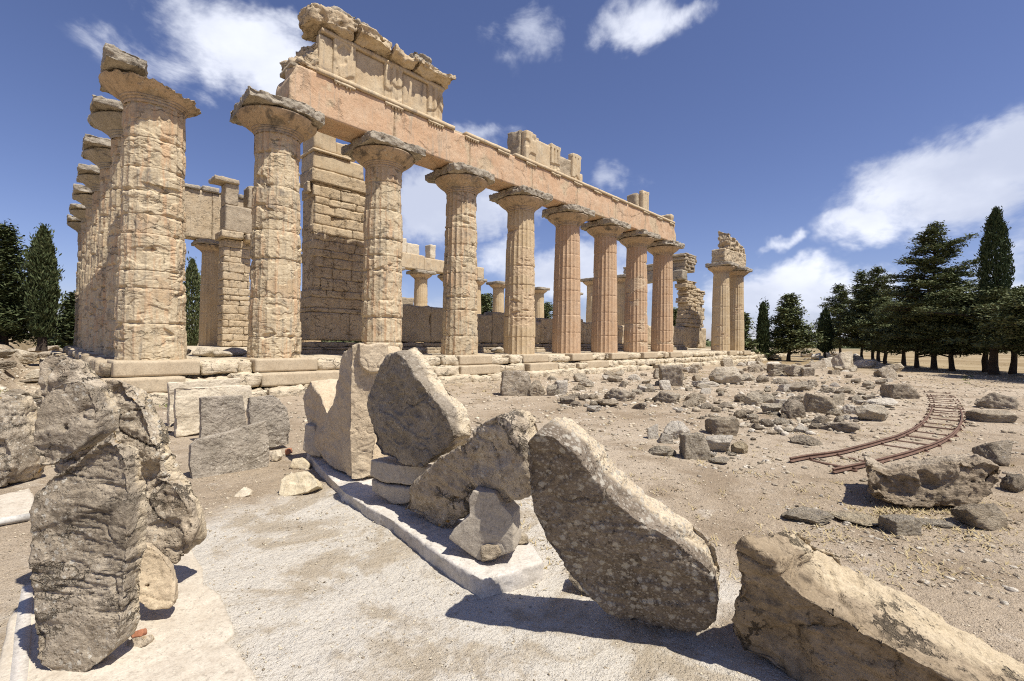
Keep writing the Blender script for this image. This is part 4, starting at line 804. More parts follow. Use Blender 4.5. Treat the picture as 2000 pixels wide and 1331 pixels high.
slab('small_stone', 'white flake of stone lying alone on the bare paving', 'stone', [(453, 972), (470, 955), (478, 949), (492, 956), (488, 968), (470, 973)], (470, 974), 0, 35, .06, 'pale_stone', .010, .006, seed=40, smooth=2)
# light paving at lower left with its broken edge
PE = [(372, 1066), (398, 1110), (400, 1140), (432, 1160), (460, 1236), (440, 1250), (470, 1265), (490, 1300), (512, 1340), (560, 1430), (-40, 1430), (20, 1200), (120, 1100), (240, 1040), (330, 1040)]
P = [G(x, y, .02)[:2] for x, y in PE]; Q0 = np.array([P[0][0], P[0][1], 0]); Vc, Fc = prism([(p[0] - Q0[0], p[1] - Q0[1]) for p in P], -.12, .030); v, q, nn = remesh(Vc, Fc, .018, 1); v = weather(v, nn, .006, 1.4, 6); v += nn * 0
o = obj('paving', mkmesh('paving', v, q), 'sand_paving'); o.location = Q0; tag(o, kind='structure')
PE = [(-200, 1020), (60, 955), (75, 985), (60, 1010), (-200, 1045)]
P = [G(x, y, .02)[:2] for x, y in PE]; Q0 = np.array([P[0][0], P[0][1], 0]); Vc, Fc = prism([(p[0] - Q0[0], p[1] - Q0[1]) for p in P], -.12, .05); v, q, nn = remesh(Vc, Fc, .03, 1)
o = obj('paving', mkmesh('paving', weather(v, nn, .006, 1.4, 7), q), 'sand_paving'); o.location = Q0; tag(o, kind='structure')
def tube(pts, rad, n=10):
    pts = np.array(pts, float); V = []; F = []
    for i, p in enumerate(pts):
        t = pts[min(i + 1, len(pts) - 1)] - pts[max(i - 1, 0)]; t /= np.linalg.norm(t); a = np.cross(t, UP0); a /= np.linalg.norm(a) + 1e-9; b2 = np.cross(a, t)
        for k in range(n): th = 2 * math.pi * k / n; V.append(p + rad * (math.cos(th) * a + math.sin(th) * b2))
    for i in range(len(pts) - 1):
        for k in range(n): F.append((i * n + k, i * n + (k + 1) % n, (i + 1) * n + (k + 1) % n, (i + 1) * n + k))
    V += [pts[0], pts[-1]]; m_ = len(V)
    for k in range(n): F.append((m_ - 2, (k + 1) % n, k, k)); F.append((m_ - 1, (len(pts) - 1) * n + k, (len(pts) - 1) * n + (k + 1) % n, (len(pts) - 1) * n + (k + 1) % n))
    return np.array(V), np.array(F)
pa, pb_ = G(-60, 1040), G(58, 1018); V, F = tube([pa + UP0 * .04, (pa + pb_) / 2 + UP0 * .045, pb_ + UP0 * .04], .035, 14)
tag(obj('pipe', mkmesh('pipe', V - pa, F), 'plastic_pipe'), 'pale plastic pipe lying on the ground at the left edge', 'pipe').location = pa
pa, pb_ = G(30, 1400), G(54, 1150); dx = RT0 * .035
kb = MB(); 
V, F = rbox(-.035, .035, 0, float(np.linalg.norm(pb_ - pa)), -.1, .04, .08, .01, .006); ang = math.atan2((pb_ - pa)[1], (pb_ - pa)[0]) - math.pi / 2
o = obj('concrete_kerb', mkmesh('concrete_kerb', V, F), 'concrete'); o.location = (pa[0], pa[1], 0); o.rotation_euler = (0, 0, ang); tag(o, 'narrow pale concrete edging left of the tall grooved stone', 'edging')
# ------------------------------------------------------------------ rubble: each stone placed by where it lies on the ground
PROTO = {}
for i in range(10): PROTO['r%d' % i] = mkmesh('rubble_stone', *rockmesh(50 + i, 5, 12 + i % 5, .8, .11))
for i in range(6): PROTO['b%d' % i] = mkmesh('rubble_block', *rockmesh(80 + i, 5, 9, .85, .075, 1))
for i in range(4): PROTO['f%d' % i] = mkmesh('flat_stone', *rockmesh(95 + i, 5, 12, .5, .12))
MATV = {}
for k_, me in list(PROTO.items()):
    for mn in ('grey_rubble', 'brown_rubble', 'white_rubble', 'dark_rubble', 'tan_rubble'):
        m2 = me.copy(); m2.name = me.name; m2.materials.append(M[mn]); MATV[k_, mn] = m2
rr_ = random.Random(12)
def put(name, pk, mat, px, py, w, h, label, cat='stone', group=None, dep=.75, rz=None, tiltx=0, sink=.38, rot=0):
    """stone whose near foot is seen at (px, py) of the photo, w x h as seen"""
    P = G(px, py); d = depth(P); ww = w * d / F_PX; hh = h * d / F_PX
    # the part of the seen height that is its top surface seen from above
    dd = ww * dep; hh = max(hh - dd * (CAM[2] - P[2]) / d * .55, hh * .45)
    o = bpy.data.objects.new(name, MATV[pk, mat]); COL.objects.link(o)
    fz = .8 if pk[0] == 'r' else .85 if pk[0] == 'b' else .5
    c = P + FWH * dd * .45
    o.location = (c[0], c[1], P[2] - sink * hh); o.scale = (ww / 2, dd / 2, hh * (1 + sink) / (2 * fz))
    o.rotation_euler = (math.radians(tiltx), math.radians(rot), YAW - math.pi / 2 + (rr_.uniform(-.3, .3) if rz is None else rz))
    return tag(o, label, cat, group)
g_, b_, p_, c_, y_ = 'grey_rubble', 'brown_rubble', 'white_rubble', 'dark_rubble', 'tan_rubble'
ST = [
 (1003, 774, 66, 54, 'b0', c_, 'squarish dark block standing alone in front of the pink columns'), (1051, 774, 34, 32, 'r0', b_, 'low brown stone touching the squarish dark block'), (1077, 774, 22, 24, 'r1', g_, 'small round grey stone right of the squarish dark block'), (1097, 772, 26, 30, 'b1', p_, 'pale squared stone in the row beside the dark block'),
 (1146, 757, 36, 19, 'r2', g_, 'grey stone lying behind the flat dark boulder'), (1133, 764, 26, 12, 'f0', b_, 'flat brown stone right of the pale squared stone'), (1206, 748, 32, 15, 'r3', c_, 'dark stone near the steps below the last columns'), (1215, 784, 64, 27, 'f1', c_, 'flat dark boulder with shaded hollow front in the middle ground'),
 (1189, 796, 44, 18, 'f2', b_, 'layered flat stone below the flat dark boulder'), (1160, 806, 34, 15, 'r4', p_, 'low pale stone at the front edge of the middle rubble'), (1253, 801, 32, 15, 'f3', c_, 'dark splintered stone right of the layered one'), (1292, 741, 26, 23, 'r5', g_, 'grey stone leaning on the tall dark stone'), (1321, 755, 46, 44, 'b2', c_, 'tall dark rounded stone standing in the middle rubble'),
 (1299, 762, 24, 21, 'r6', p_, 'pale pointed stone before the tall dark stone'), (1418, 752, 66, 38, 'r7', g_, 'big grey pitted stone right of the flat beam'), (1383, 757, 44, 13, 'b3', p_, 'long pale beam of stone lying flat in the rubble'), (1307, 788, 56, 27, 'f1', c_, 'wide dark stone below the tall dark stone'), (1361, 790, 42, 24, 'r8', b_, 'dark brown stone below the long pale beam'),
 (1279, 858, 23, 30, 'b4', p_, 'upright white cube of stone, left of two'), (1303, 867, 31, 22, 'b5', p_, 'lying white cube of stone, right of two'), (1327, 857, 52, 36, 'r9', p_, 'pale jagged stone behind the white cubes'), (1362, 899, 54, 58, 'b0', g_, 'leaning upright grey slab right of the white cubes'), (1410, 885, 54, 40, 'r1', p_, 'rounded pale boulder behind the leaning grey slab'), (1300, 892, 54, 25, 'r2', g_, 'low grey stone in front of the white cubes'),
 (1424, 853, 60, 40, 'b1', b_, 'brown wedge of rock with shaded left face'), (1455, 888, 35, 28, 'r3', y_, 'tan triangular stone alone on the dust'), (1411, 909, 38, 17, 'f2', g_, 'flat grey flake before the rounded pale boulder'), (1395, 895, 16, 12, 'r4', p_, 'small pale stone beside the grey flake'),
 (1530, 733, 40, 22, 'b2', c_, 'dark slanted block at the left of the stone heap'), (1566, 734, 40, 19, 'b3', g_, 'grey squared block left of the stone heap'), (1604, 730, 42, 26, 'b4', c_, 'dark sided block leaning on the stone heap'), (1633, 716, 20, 22, 'b5', g_, 'upright grey block on the shoulder of the heap'), (1663, 726, 44, 40, 'r5', g_, 'big pale grey stone topping the heap before the trees'), (1710, 720, 52, 18, 'f0', g_, 'flat slanting slab on the right slope of the heap'), (1752, 727, 38, 18, 'f3', g_, 'flat grey slab at the right foot of the heap'), (1736, 741, 40, 24, 'r6', c_, 'dark rough stone below the slanting slab'),
 (1768, 780, 54, 32, 'b0', c_, 'dark squared boulder left of the curving rails'), (1607, 808, 50, 40, 'b3', b_, 'boxy block with deep shaded front in the rubble'), (1640, 792, 26, 26, 'b4', g_, 'small square block behind the boxy one'), (1475, 793, 38, 30, 'r8', g_, 'angular grey stone in the left of the rubble field'), (1507, 788, 30, 18, 'r9', g_, 'grey stone right of the angular one'), (1558, 819, 50, 40, 'r0', c_, 'dark peaked stone before the boxy block'), (1512, 811, 42, 26, 'r1', g_, 'grey stone left of the dark peaked one'), (1540, 766, 28, 16, 'b5', p_, 'small pale squared stone behind the peaked one'), (1637, 814, 28, 17, 'r2', g_, 'small grey stone left of the flat pair'), (1669, 810, 42, 22, 'f1', p_, 'flat pale stone behind the large striped boulder'), (1726, 825, 78, 38, 'r3', g_, 'large striped boulder beside the rails'), (1738, 797, 54, 20, 'f2', p_, 'flat pale slab behind the large striped boulder'), (1655, 847, 72, 28, 'f3', c_, 'low dark slab split in two before the large striped boulder'), (1586, 872, 50, 22, 'f0', c_, 'thin dark slab tilted out of the dust left of the rail end'),
 (1967, 800, 68, 36, 'f1', c_, 'dark flat rock at the right edge beyond the rails'), (1962, 827, 66, 25, 'b1', b_, 'brown flat block at the right edge with a long shadow'), (1975, 910, 74, 54, 'r5', c_, 'dark rounded boulder at the right edge behind the rail stone'), (1932, 1034, 94, 58, 'r6', b_, 'brown pointed boulder at the right edge in the foreground'), (1994, 964, 44, 40, 'r7', c_, 'small dark round stone at the right edge'),
 (1592, 1026, 92, 36, 'r8', g_, 'pale half buried stone before the big flat rock'), (1692, 1031, 94, 28, 'f2', y_, 'flat yellowish rock level with the ground'), (1779, 1048, 62, 42, 'b2', g_, 'grey flat stone with a dark crack'), (1847, 1035, 64, 20, 'f3', g_, 'thin grey stone between the cracked one and the brown boulder'),
 (1465, 745, 30, 16, 'r9', g_, 'grey stone behind the rubble near the last columns'), (1494, 748, 26, 16, 'r0', c_, 'darker stone beside the grey one near the last columns'), (1530, 751, 28, 13, 'f0', g_, 'flat stone before the dark slanted block'), (1565, 766, 42, 21, 'r1', c_, 'broad dark stone in the middle of the field'), (1623, 768, 34, 13, 'f1', g_, 'flat grey stone below the heap'), (1659, 769, 32, 14, 'r2', b_, 'brown stone below the heap'), (1477, 822, 24, 15, 'r3', g_, 'little grey stone left of the brown wedge'), (1446, 787, 22, 18, 'r4', c_, 'dark little stone left of the angular grey one'),
 (1453, 684, 26, 14, 'b3', p_, 'low pale altar block beyond the far pair of columns'), (1487, 684, 36, 11, 'r5', g_, 'grey boulder beyond the far pair of columns')]
for s in ST:
    px, py, w, h, pk, mt_, lb = s
    put({'r': 'rock', 'b': 'stone_block', 'f': 'flat_stone'}[pk[0]], pk, mt_, px, py, w, h, lb, 'rock' if pk[0] != 'b' else 'stone block', dep=.75 if pk[0] != 'f' else .9, tiltx=rr_.uniform(-6, 6), rot=rr_.uniform(-6, 6))
# big flat rock by the rail end
slab('flat_rock', 'big flat topped rock with dark broken side near the end of the rails', 'rock',
     [(1692, 905), (1735, 925), (1790, 915), (1850, 905), (1925, 898), (1968, 915), (1970, 945), (1935, 975), (1890, 992), (1830, 990), (1775, 992), (1720, 985), (1697, 965)],
     (1790, 994), -6, 6, .85, 'ledge_rock', .018, .035, seed=51, back=(1.0, .5, -.02), chip=.07, fr=1.3, fresh=.22)
# small rubble scattered over the field: copies, zone by zone
def inpoly(x, y, P):
    c = False; j = len(P) - 1
    for i in range(len(P)):
        if (P[i][1] > y) != (P[j][1] > y) and x < (P[j][0] - P[i][0]) * (y - P[i][1]) / (P[j][1] - P[i][1]) + P[i][0]: c = not c
        j = i
    return c
ZONES = [([(1060, 745), (1290, 715), (1440, 705), (1560, 700), (1660, 690), (1790, 722), (1730, 790), (1640, 850), (1500, 850), (1380, 830), (1280, 795), (1100, 800)], 210, (7, 26), 'small broken stone in the rubble field between the temple and the rails', 'small stones of the rubble field'),
         ([(1400, 695), (1640, 690), (1780, 715), (1640, 735), (1450, 728)], 60, (7, 20), 'small stone on the far side of the rubble field towards the trees', 'small stones towards the trees'),
         ([(1290, 830), (1480, 840), (1460, 905), (1330, 905)], 14, (6, 15), 'small stone around the white cubes', 'small stones around the white cubes'),
         ([(1560, 940), (1990, 960), (1990, 1120), (1500, 1100)], 16, (5, 14), 'small chip of stone on the dust in front of the big flat rock', 'stone chips before the big flat rock')]
for zi, (poly, n, (a, b2), lb, gr) in enumerate(ZONES):
    xs_ = [p[0] for p in poly]; ys_ = [p[1] for p in poly]; k = 0
    while k < n:
        x, y = rr_.uniform(min(xs_), max(xs_)), rr_.uniform(min(ys_), max(ys_))
        if not inpoly(x, y, poly): continue
        w = rr_.uniform(a, b2) * rr_.uniform(.7, 1.3); pk = rr_.choice(['r%d' % i for i in range(10)] + ['b0', 'b2', 'b4', 'f0', 'f1', 'f2', 'f3'])
        put('small_stone', pk, rr_.choice([g_, g_, b_, p_, c_]), x, y, w, w * rr_.uniform(.4, .75), lb, 'stone', gr, tiltx=rr_.uniform(-15, 15), rot=rr_.uniform(-15, 15)); k += 1
# layered stones of the bank at left
for i in range(46):
    x = rr_.uniform(-30, 195); y = rr_.uniform(692, 800) if i > 8 else rr_.uniform(690, 720)
    if x > 150 and y < 720: continue
    w = rr_.uniform(22, 70); put('bank_stone', rr_.choice(['f0', 'f1', 'f2', 'f3', 'r1', 'r4', 'b2']), rr_.choice([c_, g_, b_, g_]), x, y, w, w * rr_.uniform(.22, .5), 'layered grey stone in the eroded bank at the left edge', 'stone', 'stones of the bank at left', tiltx=rr_.uniform(-8, 8), rot=rr_.uniform(-8, 8))
def scree(name, n, poly, size, mat, seed):
    r = np.random.RandomState(seed); D, F = ico(2); V = []; Fs = []; k = 0; xs_ = [p[0] for p in poly]; ys_ = [p[1] for p in poly]
    while k < n:
        x, y = r.uniform(min(xs_), max(xs_)), r.uniform(min(ys_), max(ys_))
        if not inpoly(x, y, poly) or pn(np.array([[x * .02, y * .06, seed]]))[0] < -.15: continue
        P = G(x, y); s = size[0] + (size[1] - size[0]) * r.rand() ** 2.5; N = r.normal(size=(9, 3)); N /= np.linalg.norm(N, axis=1)[:, None]
        dp = D @ N.T; rad = np.minimum(np.where(dp > .1, r.uniform(.5, 1, 9) / np.maximum(dp, .1), 9).min(1), 1.4)
        V.append(D * rad[:, None] * s * np.array([r.uniform(.7, 1.3), r.uniform(.7, 1.3), r.uniform(.35, .8)]) + P); Fs.append(F + k * len(D)); k += 1
    return tag(obj(name, mkmesh(name, np.concatenate(V), np.concatenate(Fs), False), mat), kind='stuff')
for i, (mn, n) in enumerate((('white_rubble', 700), ('brown_rubble', 600), ('grey_rubble', 700))):
    scree('rubble_scree', n, ZONES[0][0], (.02, .11), mn, 40 + i); scree('rubble_scree', 200, [(860, 745), (1080, 745), (1500, 860), (1560, 960), (1150, 860)], (.012, .045), mn, 50 + i)
    scree('rubble_scree', 130, [(-20, 695), (190, 695), (140, 800), (-20, 800)], (.03, .14), mn, 60 + i); scree('rubble_scree', 150, [(1480, 950), (2000, 1000), (2000, 1200), (1560, 1080)], (.006, .03), mn, 70 + i)
# pebbles and grit: uncountable
def scatter(name, n, dfun, size, mat, seed, poly=None):
    r = np.random.RandomState(seed); D, F = ico(1); V = []; Fs = []
    pts = []
    while len(pts) < n:
        px, py = r.uniform(-60, 2060), 690 + (1400 - 690) * r.rand() ** 1.0
        d = r.uniform(*dfun); x = r.uniform(-1.15, 1.15) * d; P = CW(x, d)
        if P[1] > -2.2 and P[0] > -5.6: continue
        pts.append(P)
    pts = np.array(pts); pts[:, 2] = gh(pts[:, 0], pts[:, 1]); s = size[0] + (size[1] - size[0]) * r.rand(n) ** 3
    for i in range(n):
        v = D * (1 + .35 * r.normal(size=(len(D), 1)).clip(-1, 1) * .6) * np.array([r.uniform(.6, 1.3), r.uniform(.6, 1.3), r.uniform(.3, .7)]) * s[i]
        V.append(v + pts[i] + [0, 0, s[i] * .2]); Fs.append(F + i * len(D))
    return tag(obj(name, mkmesh(name, np.concatenate(V), np.concatenate(Fs), False), mat), kind='stuff')
scatter('gravel', 9000, (1.6, 6), (.0015, .010), 'pale_stone', 1); scatter('gravel', 9000, (1.6, 6), (.0015, .009), 'brown_rubble', 2); scatter('gravel', 6000, (4, 11), (.003, .018), 'pale_stone', 6); scatter('gravel', 6000, (4, 11), (.003, .016), 'brown_rubble', 7); scatter('gravel', 2600, (6, 24), (.012, .055), 'grey_rubble', 3); scatter('gravel', 2500, (9, 30), (.015, .07), 'pale_stone', 4); scatter('gravel', 2500, (9, 30), (.015, .08), 'brown_rubble', 5)
def grass(name, n, zones, h, mat, seed):
    r = np.random.RandomState(seed); V = []; F = []; k = 0
    for (x0, x1, y0, y1, m_) in zones:
        for i in range(int(n * m_)):
            c = G(r.uniform(x0, x1), r.uniform(y0, y1)); 
            for j in range(r.randint(5, 12)):
                a = r.uniform(0, 6.28); q = c[:2] + r.normal(size=2) * .05; z = gz(*q); hh = h * r.uniform(.4, 1.2); wd = .004 + .0006 * depth(c)
                t = np.array([math.cos(a), math.sin(a), 0]); s_ = np.array([-t[1], t[0], 0]) * wd; b0 = np.array([q[0], q[1], z])
                V += [b0 - s_, b0 + s_, b0 + t * hh * 1.3 + UP0 * hh * .7]; F.append((k, k + 1, k + 2)); k += 3
    return tag(obj(name, mkmesh(name, np.array(V), np.array(F), False), mat), kind='stuff')
grass('dry_grass', 500, [(1280, 1480, 703, 712, .5), (1330, 1400, 722, 742, .25), (1100, 1300, 712, 722, .3), (1560, 1990, 985, 1060, .2), (860, 1150, 745, 775, .15), (1450, 1990, 698, 760, .6), (1690, 1900, 990, 1008, .12), (900, 2000, 780, 1150, .7)], .05, 'dry_grass_blade', 3)
grass('green_weeds', 60, [(0, 40, 765, 780, .4), (320, 345, 788, 800, .2), (1240, 1275, 695, 703, .3), (1880, 1900, 735, 750, .2)], .13, 'green_weed', 4)

# ------------------------------------------------------------------ narrow gauge track
RL = [(1543, 902), (1610, 890), (1670, 881), (1725, 867), (1776, 848), (1803, 833), (1818, 812), (1824, 792), (1822, 776), (1812, 766), (1802, 754)]
pt = np.array([G(x, y + 3) for x, y in RL]); pt[:, 2] = 0
def catmull(P, n=10):
    P = np.concatenate([[2 * P[0] - P[1]], P, [2 * P[-1] - P[-2]]]); out = []
    for i in range(1, len(P) - 2):
        for t in np.linspace(0, 1, n, endpoint=False):
            a, b2, c, d = P[i - 1:i + 3]; out.append(.5 * (2 * b2 + (c - a) * t + (2 * a - 5 * b2 + 4 * c - d) * t * t + (3 * b2 - a - 3 * c + d) * t ** 3))
    return np.array(out + [P[-2]])
for _ in range(2): pt[1:-1] = .25 * pt[:-2] + .5 * pt[1:-1] + .25 * pt[2:]
cl = catmull(pt, 12); tg = np.gradient(cl, axis=0); tg /= np.linalg.norm(tg, axis=1)[:, None]
nr = np.stack([tg[:, 1], -tg[:, 0], tg[:, 0] * 0], 1)
if (G(1630, 930) - cl[0]) @ nr[0] < 0: nr = -nr
for _ in range(12): nr[1:-1] = .25 * nr[:-2] + .5 * nr[1:-1] + .25 * nr[2:]
tr = thing('railway_track', 'rusty narrow gauge track curving across the dust at right', 'track', tuple(cl[0]))
def rail(off, i0=0, i1=None):
    P = (cl + nr * off)[i0:i1]; pr = [(-.034, 0), (.034, 0), (.034, .008), (.006, .018), (.006, .050), (.018, .056), (.018, .074), (-.018, .074), (-.018, .056), (-.006, .050), (-.006, .018), (-.034, .008)]
    V = []; F = []; n = len(pr); N_ = nr[i0:i1]; zz = gh(P[:, 0], P[:, 1])
    for p, q, z in zip(P, N_, zz):
        for a, b2 in pr: V.append(p + q * a * .9 + UP0 * (b2 * .85 + .022 + z - .07 * max(0.0, (float(np.linalg.norm(p - CAM)) - 13.5) / 5)) - cl[0])
    for i in range(len(P) - 1):
        for k in range(n): F.append((i * n + k, i * n + (k + 1) % n, (i + 1) * n + (k + 1) % n, (i + 1) * n + k))
    for e in (0, len(P) - 1):
        o_ = e * n; F += [(o_, o_ + 1, o_ + 2, o_ + 11), (o_ + 11, o_ + 2, o_ + 3, o_ + 10), (o_ + 10, o_ + 3, o_ + 4, o_ + 9), (o_ + 9, o_ + 4, o_ + 5, o_ + 8), (o_ + 8, o_ + 5, o_ + 6, o_ + 7)]
    return obj('rail', mkmesh('rail', np.array(V), np.array(F), False), 'rust', tr)
rail(0); rail(.62, 0, len(cl) - 6)
L = np.concatenate([[0], np.cumsum(np.linalg.norm(np.diff(cl, axis=0), axis=1))]); sI = .45
while sI < L[-1] - 1.5:
    k = int(np.searchsorted(L, sI)); p = cl[k] + nr[k] * .31; a = math.atan2(nr[k][1], nr[k][0])
    if rr_.random() < .12: sI += .78; continue
    V, F = rbox(-.40, .40, -.032, .032, -.03, .022, .1, .01, .004, 3, k); o = obj('sleeper', mkmesh('sleeper', V, F), 'rust', tr); o.location = p - cl[0] + UP0 * (.012 - .018 * rr_.random() + gz(p[0], p[1])); o.rotation_euler = (0, 0, a)
    for q in (0, .62):
        for s_ in (-1, 1):
            V, F = rbox(-.02, .02, -.02, .02, 0, .03, .05, .005, 0); bo = obj('rail_clip', mkmesh('rail_clip', V, F), 'rust', o); bo.location = (q - .31 + s_ * .05, 0, .02)
    sI += .78
# ------------------------------------------------------------------ trees
def quads(C, A, B):
    n = len(C); V = np.empty((n, 4, 3)); V[:, 0] = C - A; V[:, 1] = C - B * .5 + A * .1; V[:, 2] = C + A; V[:, 3] = C + B * .5 + A * .1
    return V.reshape(-1, 3), np.arange(n * 4).reshape(n, 4)
def trunk(h, r0, lean, seed, limbs):
    r = np.random.RandomState(seed); zz = np.linspace(-.2, h, 12); mb = MB(); pts = np.stack([lean[0] * zz / h + .04 * r.normal(size=12), lean[1] * zz / h + .04 * r.normal(size=12), zz], 1)
    V = []; F = []; n = 9
    for i, p in enumerate(pts):
        q = r0 * (1 - .85 * max(0, zz[i]) / h) * (1 + .25 * math.exp(-max(zz[i], 0) * 4))
        for k in range(n): th = 2 * math.pi * k / n; V.append(p + q * (1 + .12 * r.normal()) * np.array([math.cos(th), math.sin(th), 0]))
    for i in range(11):
        for k in range(n): F.append((i * n + k, i * n + (k + 1) % n, (i + 1) * n + (k + 1) % n, (i + 1) * n + k))
    mb.add(V, F)
    for a, b2, rad in limbs:
        d = b2 - a; s1 = np.cross(d, UP0); s1 /= np.linalg.norm(s1) + 1e-9; s2 = np.cross(s1, d / np.linalg.norm(d)); V = []
        mid = (a + b2) / 2 + UP0 * .03 * np.linalg.norm(d)
        for p, q in ((a, rad), (mid, rad * .7), (b2, rad * .15)):
            for k in range(4): th = math.pi / 2 * k; V.append(p + q * (math.cos(th) * s1 + math.sin(th) * s2))
        mb.add(V, [(i * 4 + k, i * 4 + (k + 1) % 4, i * 4 + 4 + (k + 1) % 4, i * 4 + 4 + k) for i in range(2) for k in range(4)])
    return mb
def spread_tree(h, rad, z0, seed, prof, nbr=110, leaf=.13, mat='cedar_leaf', r0=.2, lean=(0, 0), dens=1.0, flat=.5, up=.15):
    """conifer with tiered spreading branches carrying flat sprays"""
    r = np.random.RandomState(seed); C = []; A = []; B = []; limbs = []
    for i in range(nbr):
        t = (i + r.rand()) / nbr; z = z0 + (h - z0) * t ** .9; L_ = rad * np.interp(t, *prof) * r.uniform(.5, 1.08) * (1.28 if r.rand() < .14 else 1)
        a = r.uniform(0, 6.283); dr = np.array([math.cos(a), math.sin(a), 0]); o = np.array([lean[0] * z / h, lean[1] * z / h, z])
        el_ = up * L_ + r.normal() * .10 * L_; tip = o + dr * L_ + UP0 * el_; limbs.append((o - UP0 * .05, tip, .02 + .02 * L_))
        m_ = max(5, int(11 * L_ / max(leaf * 7, .3) * dens))
        s = r.uniform(.22, 1.04, m_) ** .8; side = np.array([-dr[1], dr[0], 0])
        cc = o + (tip - o) * s[:, None] + UP0 * (.06 * L_ * np.sin(s * 2.6))[:, None]; cc = cc + side * (r.normal(size=m_) * .20 * L_ * (1.15 - s * .75))[:, None]
        for c in cc:
            n = r.randint(9, 16); off = r.normal(size=(n, 3)) * np.array([1, 1, flat]) * leaf * 1.7; th = r.uniform(0, 6.28, n)
            ax = np.stack([np.cos(th), np.sin(th), r.uniform(-.25, .6, n)], 1) + dr * .7; ax /= np.linalg.norm(ax, axis=1)[:, None]
            w = np.cross(ax, r.normal(size=(n, 3)) * .5 + UP0); w /= np.linalg.norm(w, axis=1)[:, None] + 1e-9; l = leaf * r.uniform(.6, 1.3, n)[:, None]
            C.append(c + off); A.append(ax * l); B.append(w * l * .75)
    V, F = quads(np.concatenate(C), np.concatenate(A), np.concatenate(B))
    return mkmesh('crown', V, F, False), trunk(h * .96, r0, lean, seed, limbs)
def cypress(h, rad, z0, seed, leaf=.13, n=9000, mat='cypress_leaf', r0=.16, bulge=.35, tufts=26):
    r = np.random.RandomState(seed); t = r.rand(n) ** 1.15; a = r.uniform(0, 6.283, n)
    pr = np.interp(t, [0, .06, bulge, .7, .88, 1], [.45, .8, 1, .80, .50, .06]); P0 = np.stack([np.cos(a) * 1.2, np.sin(a) * 1.2, t * h * .9], 1)
    R = rad * pr * (1 + .20 * pn(P0 * 1.3 + seed) + .14 * pn(P0 * 3.6 + seed)) * np.sqrt(r.uniform(.25, 1.08, n))
    C = np.stack([np.cos(a) * R, np.sin(a) * R, z0 + t * (h - z0)], 1)
    for k in range(tufts):
        i = r.randint(n); m_ = 30; C = np.concatenate([C, C[i] * np.array([1.2, 1.2, 1]) + r.normal(size=(m_, 3)) * leaf * np.array([1, 1, 1.6])]); a = np.concatenate([a, np.full(m_, a[i])])
    m_ = len(C); ax = np.stack([np.cos(a) * .45, np.sin(a) * .45, np.full(m_, 1.0)], 1) + r.normal(size=(m_, 3)) * .35; ax /= np.linalg.norm(ax, axis=1)[:, None]
    w = np.cross(ax, r.normal(size=(m_, 3))); w /= np.linalg.norm(w, axis=1)[:, None]; l = leaf * r.uniform(.6, 1.3, m_)[:, None]
    V, F = quads(C, ax * l, w * l * .6); return mkmesh('crown', V, F, False), trunk(h * .8, r0, (0, 0), seed, [])
def plant(name, meshes, label, px, py, mat, cat='tree', group=None, z=None, P=None):
    P = G(px, py, z) if P is None else P; t = thing(name, label, cat, (P[0], P[1], P[2] if z is None else z), 0, group)
    obj('crown', meshes[0], mat, t); meshes[1].build('trunk', 'bark', t); return t
CED = ([0, .12, .3, .55, .8, 1], [.75, 1, .95, .68, .36, .06]); PYR = ([0, .1, .35, .7, 1], [.9, 1, .74, .40, .05]); DOME = ([0, .15, .5, .8, 1], [.85, 1, 1, .85, .45])
def dh(px, py, top, wpx=None, extra=0):
    P = G(px, py); d = depth(P); return ((py - top) * d / F_PX, None if wpx is None else wpx * d / F_PX / 2, d, P)
TR = 'dark conifers in the grove at right'
